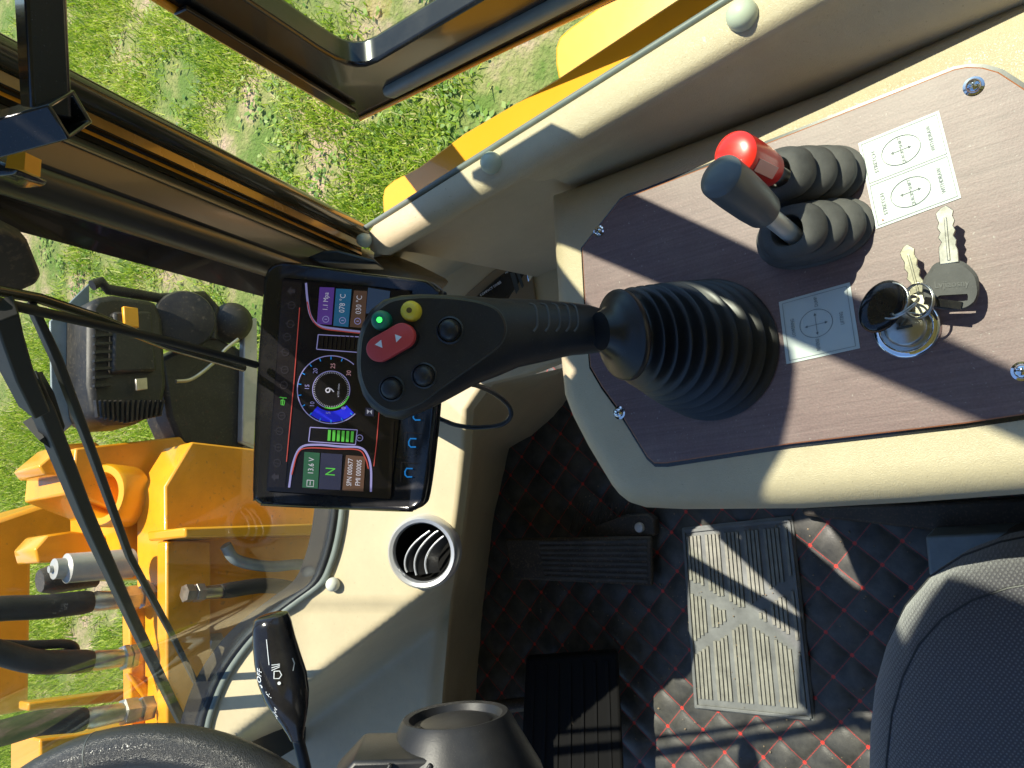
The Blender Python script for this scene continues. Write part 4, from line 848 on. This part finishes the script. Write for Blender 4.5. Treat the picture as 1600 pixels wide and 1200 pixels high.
def ring_at(c, nrm, r_, lab, grp='split rings joining the keys'):
    nrm = V(nrm).normalized(); u = nrm.orthogonal().normalized(); v_ = nrm.cross(u); q = MB(); pts = []
    for i in range(80): a = 4*math.pi*i/79; pts.append(c+(u*math.cos(a)+v_*math.sin(a))*r_+nrm*(i/79-.5)*.0022)
    q.tube(pts, .00062, 8); o = q.build('split_ring', keysteel); tag(o, lab, 'ring', grp); return o
ring_at(KP(1392, 470, PT+.032), (.12, .3, 1), .0105, 'thin steel split ring threaded through the black key head')
ring_at(KP(1435, 470, PT+.024), (.1, .6, 1), .0100, 'doubled steel split ring through the slot of the large key')
ring_at(KP(1412, 478, PT+.028), (.9, .35, .5), .0088, 'small upright split ring linking the two larger rings')
q = MB(); q.seg(KP(1445, 470, zk+.006), KP(1503, 478, zk+.0035), .0045, .0022, kz); o = q.build('key_tab', blk_gloss); tag(o, 'flat black plastic tab lying over the slot of the large key', 'key tab')
# ================================================================== MONITOR
MN = (-cd+cu*.10).normalized(); MP = D(540, 600, .53)
def M(px, py, o=0): return PL(px, py, MP, MN)+MN*o
def M5(zx, zy, o=0): return M(350+zx/2.727, 380+zy/2.727, o)
mon = thing('monitor', 'black display monitor showing gauges, mounted behind the joystick', 'monitor', M(520, 600, -.03))
bo = [(190, 95), (225, 78), (280, 76), (560, 118), (830, 150), (880, 165), (915, 195), (926, 240), (905, 640), (880, 900), (855, 1080), (835, 1125), (795, 1146), (740, 1150), (200, 1128), (150, 1118), (125, 1100), (112, 1060), (130, 620), (160, 200), (170, 130)]
def grow(pts, k_, c=(525, 620)): return [(c[0]+(x-c[0])*k_, c[1]+(y-c[1])*k_) for x, y in pts]
bs = [(p.x, p.y) for p in smooth_closed([V((a, b, 0)) for a, b in bo], 3)]
q = MB(); q.rings([[M5(x, y, -.034) for x, y in grow(bs, .90)], [M5(x, y, -.026) for x, y in grow(bs, .985)], [M5(x, y, -.006) for x, y in bs], [M5(x, y, -.002) for x, y in grow(bs, .992)], [M5(x, y, 0) for x, y in grow(bs, .972)], [M5(x, y, -.0012) for x, y in grow(bs, .955)]]); case = q.build('casing', blk_gloss, mon, split=60)
q = MB(); q.tube([M5(x, y, -.017) for x, y in grow(bs, .997)], .0009, 6, closed=True); q.build('casing_seam', blk, mon)
# swing-arm foot of the monitor
q = MB(); q.tube([M(560, 640, -.034), M(600, 660, -.07), PL(640, 640, V0, Nd)], .011, 14); q.build('mount_arm', blk, mon)
act = [(232, 158), (705, 190), (790, 210), (745, 660), (700, 1085), (185, 1050)]
A = Art(lambda x, y: M5(x, y), MN*.0004)
A.poly([(250, 150), (795, 205), (760, 640), (708, 1090), (182, 1055), (215, 620)], s_bg, 1)
A.poly([(252, 160), (335, 167), (300, 600), (262, 1040), (188, 1040), (222, 600)], s_bg2, 2)
sc = A.build('screen', case)
A = Art(lambda x, y: M5(x, y), MN*.0004)
def sm2(p, n=6): return [(q_.x, q_.y) for q_ in smooth_open([V((a, b, 0)) for a, b in p], n)]
A.stroke(sm2([(352, 170), (358, 240), (372, 310), (410, 352), (500, 368), (600, 380)]), 9, s_lav, 3); A.stroke(sm2([(358, 250), (378, 322), (420, 362), (510, 376), (600, 386)]), 5, s_red, 4)
A.stroke(sm2([(280, 1040), (296, 940), (330, 870), (400, 858), (500, 866), (580, 870), (612, 900), (628, 960), (628, 1058)]), 9, s_lav, 3); A.stroke(sm2([(292, 985), (318, 895), (360, 872), (480, 876), (575, 880), (605, 915), (618, 960)]), 5, s_red, 4)
A.stroke([(325, 275), (300, 600), (269, 930)], 4, s_red, 3); A.stroke([(664, 700), (652, 850), (640, 950)], 4, s_red, 3)
A.stroke([(720, 760), (706, 1075)], 14, s_bg2, 3)
for pts, m_1, tx, h, mm in (([(410, 188), (473, 190), (461, 348), (398, 345)], s_pur, '1.1 Mpa', 30, s_wh), ([(480, 194), (546, 197), (532, 358), (468, 352)], s_teal, '078 °C', 34, s_wh), ([(556, 202), (612, 205), (600, 362), (538, 357)], s_brn, '030 °C', 34, s_wh),
                            ([(345, 888), (411, 893), (402, 1045), (336, 1040)], s_dgrn, '13.6 V', 34, s_wh), ([(416, 893), (507, 899), (498, 1051), (405, 1046)], s_navy, 'N', 60, s_grn), ([(522, 902), (605, 908), (596, 1057), (506, 1052)], s_brn, None, 0, s_wh)):
    A.poly(pts, m_1, 3); cx = sum(p[0] for p in pts)/4; cy = sum(p[1] for p in pts)/4
    if tx: A.text(tx, (cx+2, cy-(18 if tx != 'N' else 0)), h, -86, mm, 4, .82)
A.poly([(616, 190), (710, 205), (700, 300), (606, 300)], scr('screen_blue_grey', (.05, .09, .17), .7), 3)
A.text('SPN 000677', (540, 975), 30, -86, s_wh, 4, .78); A.text('FMI 000005', (577, 977), 30, -86, s_wh, 4, .78)
for c in ((437, 325), (508, 330), (572, 333)): A.arc(c, 13, 0, 360, 3, s_lav, 4, 20); A.stroke([(c[0]-5, c[1]), (c[0]+6, c[1])], 4, s_lav, 4)
A.stroke([(358, 1008), (386, 1010), (384, 1036), (356, 1034), (358, 1008)], 3, s_wh, 4); A.stroke([(371, 1013), (370, 1030)], 3, s_wh, 4)
A.stroke([(404, 390), (585, 400)], 4, s_lav, 3); A.stroke([(404, 390), (397, 452)], 4, s_lav, 3); A.stroke([(397, 452), (580, 466)], 4, s_lav, 3)
for i in range(8): A.stroke([(425+i*19, 396), (420+i*19, 452)], 5, s_bg2, 4)
A.stroke([(370, 784), (570, 795)], 4, s_lav, 3); A.stroke([(370, 784), (363, 844)], 4, s_lav, 3); A.stroke([(363, 844), (562, 858)], 4, s_lav, 3); A.stroke([(570, 795), (562, 858)], 4, s_lav, 3)
for i in range(6): A.stroke([(453+i*19.5, 795+i*1.2), (450+i*19.5, 841+i*1.2)], 12, s_grn, 4)
dc = (460, 624); A.arc(dc, 144, 45, 312, 4, s_lav, 4, 60); A.arc(dc, 79, 0, 360, 3.5, s_lav, 4, 50); A.arc(dc, 79, 20, 110, 6, s_grn, 5, 24)
sec = [(dc[0]+r_*math.cos(R(a)), dc[1]+r_*math.sin(R(a))) for r_, aa in ((138, range(46, 131, 4)), (92, range(130, 45, -4))) for a in aa]
k_ = len(sec)//2
A.mb.add([A.t(*p)+A.n*3 for p in sec], [[i, i+1, 2*k_-2-i, 2*k_-1-i] for i in range(k_-1)], A.mi(s_blu))
for i in range(60): a = R(i*6); A.stroke([(dc[0]+69*math.cos(a), dc[1]+69*math.sin(a)), (dc[0]+76*math.cos(a), dc[1]+76*math.sin(a))], 1.6, s_wh, 4)
for i in range(13): a = R(50+i*20); A.stroke([(dc[0]+128*math.cos(a), dc[1]+128*math.sin(a)), (dc[0]+141*math.cos(a), dc[1]+141*math.sin(a))], 4, s_cyan, 5)
for tx, c, mm in (('0', (515, 702), s_lav), ('5', (450, 722), s_lav), ('10', (382, 686), s_lav), ('15', (360, 613), s_lav), ('20', (395, 544), s_lav), ('25', (470, 523), s_pink), ('30', (537, 554), s_pink)): A.text(tx, c, 27, -86, mm, 6, .9)
A.text('9', (457, 627), 56, -86, s_wh, 5); A.text('x100 r/min', (492, 627), 13, -86, s_wh, 5)
for i, (x, y) in enumerate(((291, 265), (286, 345), (272, 400), (265, 465), (262, 540), (258, 605), (249, 735), (240, 800), (236, 870), (230, 935))):
    A.arc((x, y), 15, 0, 360, 4, s_gry, 3, 14+i % 3); A.stroke([(x-22, y-(4 if i % 2 else 10)), (x-6, y), (x+14, y+(6 if i % 2 else -3))], 3, s_gry, 3)
for x, y, s_ in ((290, 205, -1), (222, 995, 1)): A.poly([(x-18, y), (x, y-20), (x, y-9), (x+16, y-9), (x+16, y+9), (x, y+9), (x, y+20)], s_gry, 3)
A.stroke([(240, 656), (270, 660)], 4, s_grn, 3); A.stroke([(255, 658), (252, 690)], 4, s_grn, 3); A.stroke([(246, 668), (262, 670), (258, 690), (246, 688), (246, 668)], 3, s_grn, 3)
A.arc((581, 829), 13, 0, 360, 3, s_lav, 4, 20); A.text('!', (581, 829), 22, -86, s_wh, 4)
A.poly([(605, 700), (642, 704), (640, 738), (602, 734)], s_navy, 3); A.poly([(612, 708), (624, 716), (612, 728)], s_wh, 4); A.poly([(634, 710), (623, 716), (633, 730)], s_wh, 4)
A.build('gauges', case)
A = Art(lambda x, y: M5(x, y), MN*.0004)
for x, y in ((805, 850), (789, 977), (824, 735)):
    A.stroke([(x+16, y-17), (x-10, y-18), (x-17, y-4), (x-16, y+10), (x-8, y+18), (x+14, y+18)], 6, s_cyan, 2)
    A.stroke([(x-32, y-45), (x+38, y-38)], 2, s_gry, 2); A.stroke([(x-32, y-45), (x-36, y+38)], 2, s_gry, 2)
A.build('key_marks', case)
# ================================================================== RADIO
RN = V((-.28, -.62, .73)).normalized(); RP = PL(790, 430, V0, Nd)+V((0, 0, .015))
def RA(px, py, o=0): return PL(px, py, RP, RN)+RN*o
rad = thing('radio', 'glossy black car radio with silver lettering, half behind the joystick', 'radio', RP)
q = MB(); ro = [(690, 515), (775, 436), (822, 403), (829, 406), (838, 466), (845, 510), (760, 560)]
q.prism([RA(x, y, -.03) for x, y in ro], RN*.032); q.build('face', blk_gloss, rad, bevel=.003)
q = MB(); q.prism([RA(x, y, .002) for x, y in ((819, 408), (828, 406), (839, 470), (829, 472))], RN*.004); q.build('chrome_edge', chrome, rad, bevel=.0015)
q = MB(); q.seg(RA(800, 426, .002), RA(812, 468, .002), .005, .002, RN); q.seg(RA(806, 418, .002), RA(822, 465, .002), .003, .003, RN); q.build('cassette_slot', ink, rad)
A = Art(lambda x, y: RA(x, y, .0022), RN*.0003); A.text('COMPACT DISC', (765, 452), 5, -34, wtri); A.text('MP3 WMA', (797, 422), 4, -34, wtri); A.text('88', (780, 442), 6, -34, wtri); A.build('lettering', rad)
q = MB(); q.prism([PL(x, y, V0, Nd)+Nd*.001 for x, y in ((840, 470), (830, 398), (815, 396), (770, 425), (685, 500), (760, 570), (850, 560))], Nd*.004); q.build('surround', tan_dark, rad, bevel=.002)
# ================================================================== AIR VENT
vn = (Nd*.75-cd*.35).normalized(); vc = D(662, 862, .892); VS = 1.125
av = thing('air_vent', 'round air vent with silver bezel and dark curved slats on the dashboard', 'air vent', vc)
def vl(pr): return [(a*VS, b*VS) for a, b in pr]
q = MB(); q.lathe(vc-vn*.012, vn, vl([(.0385, 0), (.0385, .010), (.0375, .016), (.0350, .019), (.0315, .018), (.0300, .014), (.0298, .006)]), 56, caps=False); q.build('bezel', alu, av)
q = MB(); q.lathe(vc-vn*.012, vn, vl([(.0298, .013), (.0296, -.004), (.024, -.016), (.0001, -.020)]), 48, caps=False); q.build('duct', rubdk, av)
uu = (D(662, 862, .892)-D(672, 862, .892)).normalized(); uu = (uu-vn*uu.dot(vn)).normalized(); vv = vn.cross(uu)
if vv.dot(cr) < 0: vv = -vv
for i, o_ in enumerate((.0165, .006, -.0055)):
    pts = []
    for k_ in range(15):
        t = -1+2*k_/14; y_ = t*(.024-.002*abs(i-1)); x_ = o_-.011*(t+.15)**2-.009*t
        if x_*x_+y_*y_ > .0275**2: s_ = .0275/math.sqrt(x_*x_+y_*y_); x_ *= s_; y_ *= s_
        pts.append(vc+(uu*x_+vv*y_)*VS+vn*.002)
    q = MB(); q.tube(pts, .0013, 8); q.build('slat_edge', alu, av)
    q = MB(); bk_ = [p-vn*.010-uu*.013 for p in pts]; q.add(pts+bk_, [[j, j+1, 15+j+1, 15+j] for j in range(14)], 0, True); q.build('slat', blk, av)
# ================================================================== STALK
stk = thing('indicator_stalk', 'glossy black light and indicator stalk with white symbols', 'stalk', D(470, 1190, .66))
SA, SB = D(424, 966, .64), D(458, 1128, .655)
q = MB(); hs = [(424, 963, 26), (425, 975, 30), (428, 1000, 33), (434, 1030, 36), (441, 1058, 38), (448, 1085, 35), (454, 1108, 28), (459, 1128, 20), (462, 1145, 13), (464, 1155, 10)]; rs = []
for i, (x, y, r_) in enumerate(hs):
    c = D(x, y, .645); t = (D(462, 1150, .645)-D(424, 963, .645)).normalized(); u = (-cd-t*(-cd).dot(t)).normalized(); v_ = t.cross(u); rr_ = r_*.645/F
    if i == 0: rs.append([c+t*-.0015+(v_*math.cos(2*math.pi*j/28)+u*math.sin(2*math.pi*j/28)*.8)*rr_*.75 for j in range(28)])
    rs.append([c+(v_*math.cos(2*math.pi*j/28)+u*math.sin(2*math.pi*j/28)*.8)*rr_ for j in range(28)])
q.rings(rs); hd = q.build('head', blk_gloss, stk)
q = MB(); q.tube([D(462, 1140, .648), D(472, 1180, .655), D(490, 1260, .67)], [.0050, .0052, .0058], 14); q.build('stem', blk, stk)
def SK(px, py):                                   # a point on the head's surface
    f = max(0, min(1, (py-963)/190)); cx = interp([(963, 424), (1000, 428), (1058, 441), (1108, 454), (1155, 464)], py); r_ = interp([(963, 26), (1000, 33), (1058, 38), (1108, 28), (1155, 10)], py)
    u = max(-.95, min(.95, (px-cx)/r_)); return D(px, py, .645)-cd*(math.sqrt(1-u*u)*r_*.8*.645/F+.0012)
A = Art(SK, V((0, 0, 0))); A.text('OFF', (413, 1047), 13, -84, wtri); 
A.poly([(415+3*math.cos(a), 1064+3*math.sin(a)) for a in np.linspace(0, 5.6, 9)], wtri); A.poly([(446+2.6*math.cos(a), 1055+2.6*math.sin(a)) for a in np.linspace(0, 5.6, 9)], wtri)
A.arc((424, 1079), 4.2, 0, 360, 1.4, wtri, n=14)
for a in range(0, 360, 45): A.stroke([(424+6.5*math.cos(R(a)), 1079+6.5*math.sin(R(a))), (424+8.5*math.cos(R(a)), 1079+8.5*math.sin(R(a)))], 1.3, wtri)
A.stroke([(438, 1037), (446, 1037), (449, 1043), (446, 1048), (438, 1048), (438, 1037)], 1.4, wtri)
for k_ in range(3): A.stroke([(434+k_*0, 1034+k_*4-6), (446, 1031+k_*2-4)], 1.1, wtri)
for yy in (1097, 1109): A.stroke([(429, yy+3), (434, yy-4), (440, yy+2), (436, yy+2), (438, yy+7), (432, yy+8), (431, yy+3), (429, yy+3)], 1.3, wtri)
A.stroke([(462, 1022), (465, 1030), (464, 1040)], 1.2, wtri); A.stroke([(425, 990), (430, 1028)], 1.0, wtri)
A.build('symbols', hd)
# ================================================================== STEERING WHEEL
leath = leather('black_leather_rim', (.026, .026, .026), 300, .35, .34, .0012)
sn = V((0, -.53, .85)).normalized(); top_ = D(248, 1133, .60); sdn = (xv*-1); scx = top_+V((0, 0, 0))
Rm, Rt = .185, .0185
e1 = xv; e2 = sn.cross(e1).normalized()
rdir = (top_-D(258, 1560, .60)); rdir = (rdir-sn*rdir.dot(sn)).normalized(); sc_ = top_-rdir*(Rm+Rt*.95)
sth = thing('steering_wheel', 'black leather steering wheel rim at the lower left', 'steering wheel', sc_); e2 = sn.cross(rdir)
q = MB(); q.tube([sc_+(rdir*math.cos(2*math.pi*i/96)+e2*math.sin(2*math.pi*i/96))*Rm for i in range(96)], Rt, 24, closed=True); rim = q.build('rim', leath, sth)
q = MB(); a = .27
for a in (.27 if e2.x > 0 else -.27,):
    cc = sc_+(rdir*math.cos(a)+e2*math.sin(a))*Rm; tt = (-rdir*math.sin(a)+e2*math.cos(a)); q.lathe(cc-tt*.0006, tt, [(Rt+.0002, 0), (Rt+.0002, .0012)], 32)
q.build('seam', ink, rim)
q = MB(); q.lathe(sc_-sn*.03, sn, [(.055, 0), (.06, .015), (.05, .03), (.03, .036)], 32); q.build('hub', blk, sth)
for a in (math.pi*.75, math.pi*1.25):
    q = MB(); d_ = rdir*math.cos(a)+e2*math.sin(a); q.seg(sc_-sn*.012+d_*.04, sc_+d_*(Rm-.005), .03, .008, sn); q.build('spoke', blk, sth, bevel=.002)
# ================================================================== COLUMN ADJUSTER + switch box
ca = thing('column_cover', 'dark grey round steering column cover with recessed oval end', 'column cover', D(705, 1170, .68))
cn_ = (cr*.97+cd*.16+cu*.08).normalized(); cc = D(712, 1116, .64)
q = MB(); q.lathe(cc, cn_, [(.084, -.20), (.080, -.09), (.069, -.045), (.0500, -.010), (.0465, -.003), (.0440, 0), (.0395, -.001), (.0365, -.007), (.0, -.008)], 56, u=-cu); q.build('cover', blk, ca)
q = MB(); q.lathe(cc-cn_*.007, cn_, [(.030, 0), (.030, .002), (.026, .0035), (.0001, .004)], 40); q.build('end_disc', blk, ca)
sb = thing('switch_box', 'small grey black switch box at the bottom edge beside the column cover', 'switch box', D(640, 1200, .60))
q = MB(); q.prism([D(x, y, .585) for x, y in ((552, 1190), (740, 1186), (750, 1240), (735, 1380), (500, 1380), (506, 1240))], cd*.05); q.build('housing', blk, sb, bevel=.003)
q = MB()
for x in (598, 660, 694): q.seg(D(x+14, 1192, .584), D(x-30, 1270, .584), .0035, .004, -cd)
q.build('ridges', blk, sb, bevel=.001)
# ================================================================== PEDALS
gp = thing('accelerator_pedal', 'worn black ribbed accelerator pedal in the shaded footwell', 'pedal', PZ(900, 870, 0))
pa_ = [PZ(787, 842, .10), PZ(1018, 838, .035), PZ(1020, 916, .035), PZ(800, 905, .10)]
q = MB(); pn = (pa_[1]-pa_[0]).cross(pa_[3]-pa_[0]).normalized(); pn = pn if pn.z > 0 else -pn
q.prism(pa_, -pn*.012); q.build('pad', darksteel, gp, bevel=.004)
q = MB()
for i in range(8):
    v_ = .10+i*.115; a = pa_[1].lerp(pa_[2], v_); b = pa_[0].lerp(pa_[3], v_); q.seg(a.lerp(b, .03), a.lerp(b, .75), .0045, .0022, pn)
q.build('tread_ribs', rub_d, gp, bevel=.0007)
q = MB(); q.prism([PZ(x, y, .028) for x, y in ((925, 838), (930, 822), (975, 805), (1010, 803), (1022, 812), (1022, 838))], (0, 0, -.02)); q.build('bracket', darksteel, gp, bevel=.003)
q = MB(); c = PZ(1000, 824, .029); q.lathe(c, kz, [(.0085, 0), (.0085, .003), (.007, .0055), (.0001, .006)], 20); q.build('bolt', steel, gp)
q = MB()
for i in range(9):
    q.seg(PZ(893+i*9, 832, .018), PZ(908+i*11, 786, .018), .0015, .0015, kz); q.seg(PZ(903+i*9, 786, .0185), PZ(890+i*11, 832, .0185), .0015, .0015, kz)
q.build('mesh_grille', darksteel, gp)
bp2 = thing('brake_pedal', 'large dark brake pedal pad half hidden in the footwell shadow', 'pedal', PZ(900, 1110, 0))
pb = [PZ(822, 1028, .13), PZ(966, 1018, .09), PZ(976, 1230, .09), PZ(812, 1230, .13)]
q = MB(); q.prism(pb, (0, .012, -.02)); q.build('pad', rubdk, bp2, bevel=.006)
q = MB()
for i in range(7): a = pb[0].lerp(pb[1], .1+i*.13); b = pb[3].lerp(pb[2], .1+i*.13); q.seg(a.lerp(b, .06), a.lerp(b, .94), .006, .0012, kz)
q.build('tread_ribs', rubdk, bp2, bevel=.001)
q = MB(); a = pb[0].lerp(pb[2], .5); q.tube([a-kz*.01, a+V((0, .12, -.06)), a+V((0, .25, .02))], .012, 12); q.build('arm', darksteel, bp2)
# ================================================================== RUBBER MAT
mt_ = thing('rubber_mat', 'ribbed grey rubber foot mat lying on the quilted carpet', 'mat', PZ(1165, 965, 0))
mc = [PZ(1064, 825, .009), PZ(1238, 806, .009), PZ(1274, 1129, .009), PZ(1084, 1108, .009)]     # u: 0->1 , v: 0->3
matm = mat('grey_ribbed_rubber', (.16, .17, .165), .55, bump=(300, .2, .0006), var=(25, .3)); matd = mat('mat_rib_rubber', (.24, .24, .20), .6, bump=(500, .3, .0006), var=(60, .3))
def MM(u, v_, h=0): a = mc[0].lerp(mc[1], u); b = mc[3].lerp(mc[2], u); return a.lerp(b, v_)+kz*h
q = MB(); q.prism([MM(0, 0), MM(1, 0), MM(1, 1), MM(0, 1)], (0, 0, -.006)); q.build('base', matm, mt_, bevel=.003)
q = MB()
for a in (((.03, .02), (.97, .02)), ((.97, .02), (.97, .98)), ((.97, .98), (.03, .98)), ((.03, .98), (.03, .02))): q.seg(MM(*a[0]), MM(*a[1]), .005, .0035, kz)
q.build('rim', matm, mt_, bevel=.001)
q = MB(); nb_ = 26
def clearx(u, v_): return min(abs(v_-(.30+.36*u)), abs(v_-(.68-.38*u))) < .030
for i in range(nb_):
    u = .065+i*(.87/(nb_-1)); 
    if i % 5 == 4: continue
    run = None
    for k_ in range(0, 61):
        v_ = .05+.9*k_/60; ok = not clearx(u, v_)
        if ok and run is None: run = v_
        if (not ok or k_ == 60) and run is not None:
            if v_-run > .04: q.seg(MM(u, run, .0002), MM(u, v_-.015, .0002), .0042, .0030, kz)
            run = None
q.build('ribs', matd, mt_)
# ================================================================== SEAT
st_ = thing('driver_seat', 'black dotted fabric seat cushion at the lower right corner', 'seat', (-.42, -.06, 0))
so2 = [PZ(x, y, .46) for x, y in ((1680, 850), (1640, 848), (1600, 850), (1560, 858), (1500, 880), (1450, 912), (1410, 958), (1385, 1010), (1368, 1070), (1360, 1140), (1358, 1230), (1362, 1330))]
so2 = [V((p.x, p.y)) for p in so2]; xl = so2[-1].x
# mirror to the left side to close the cushion
mid = xl-.08; right = so2; left = [V((2*mid-p.x, p.y)) for p in reversed(so2)]
loop = right+left
loop = loop+[V((left[-1].x, -.42)), V((right[0].x, -.42))]
loop = [V((p.x, p.y)) for p in loop]
rs = []
for ins, z_ in ((.004, .36), (0, .40), (-.001, .435), (0, .46), (.004, .478), (.011, .494), (.020, .505), (.035, .515), (.055, .523), (.08, .528)): rs.append([V((p.x, p.y, z_)) for p in inset2(loop, ins)])
q = MB(); q.rings(rs); q.build('cushion', fab, st_, split=80)
q = MB(); q.tube([V((p.x, p.y, .436)) for p in inset2(loop, -.001)], .0014, 6, closed=True); q.build('piping', blk, st_)
q = MB(); q.tube([V((p.x, p.y, .5055)) for p in inset2(loop, .0205)], .0009, 6, closed=True); q.build('stitched_seam', blk, st_)
q = MB(); q.prism([V((p.x, p.y, .36)) for p in inset2(loop, .03)], (0, 0, -.28)); q.build('base', darksteel, st_)
q = MB(); q.prism([V((xl-.30, -.36, .44)), V((xl+.14, -.36, .44)), V((xl+.12, -.52, 1.0)), V((xl-.28, -.52, 1.0))], (0, -.1, 0)); q.build('backrest', fab, st_, bevel=.03, segs=4)
q = MB(); q.prism([PZ(x, y, .10) for x, y in ((1446, 838), (1640, 828), (1660, 920), (1452, 900))], (0, 0, -.095)); o = q.build('seat_base_plate', galv, None, bevel=.003); tag(o, 'flat blue grey steel plate on the floor behind the seat corner', 'plate')
q = MB(); q.prism([PZ(x, y, .03) for x, y in ((1250, 795), (1700, 775), (1700, 828), (1460, 830), (1255, 806))], (0, 0, -.03)); o = q.build('floor_rail', darksteel, None, bevel=.004); tag(o, 'dark dirty steel rail on the floor beside the console', 'rail')

# ================================================================== GRIT on the carpet
q = MB(); r2 = np.random.default_rng(4)
for i in range(700):
    x, y = r2.uniform(-.72, .0), r2.uniform(.05, .95); z_ = .006 if not (-.44 < x < -.13 and .36 < y < .57) else .011
    h = r2.uniform(.0005, .0016); a = r2.uniform(0, 6.28); c = V((x, y, z_+h*.5))
    e1_ = V((math.cos(a), math.sin(a), r2.normal(0, .2)))*h*r2.uniform(.7, 1.6); e2_ = V((-math.sin(a), math.cos(a), r2.normal(0, .2)))*h; e3 = V((0, 0, h*.7))
    q.add([c+e1_, c+e2_, c-e1_, c-e2_, c+e3], [[0, 1, 4], [1, 2, 4], [2, 3, 4], [3, 0, 4]])
o = q.build('grit', mat('dry_soil_grit', (.26, .20, .13), .95)); tag(o, 'fine dry soil grit scattered over the carpet and foot mat', 'grit', kind='stuff')
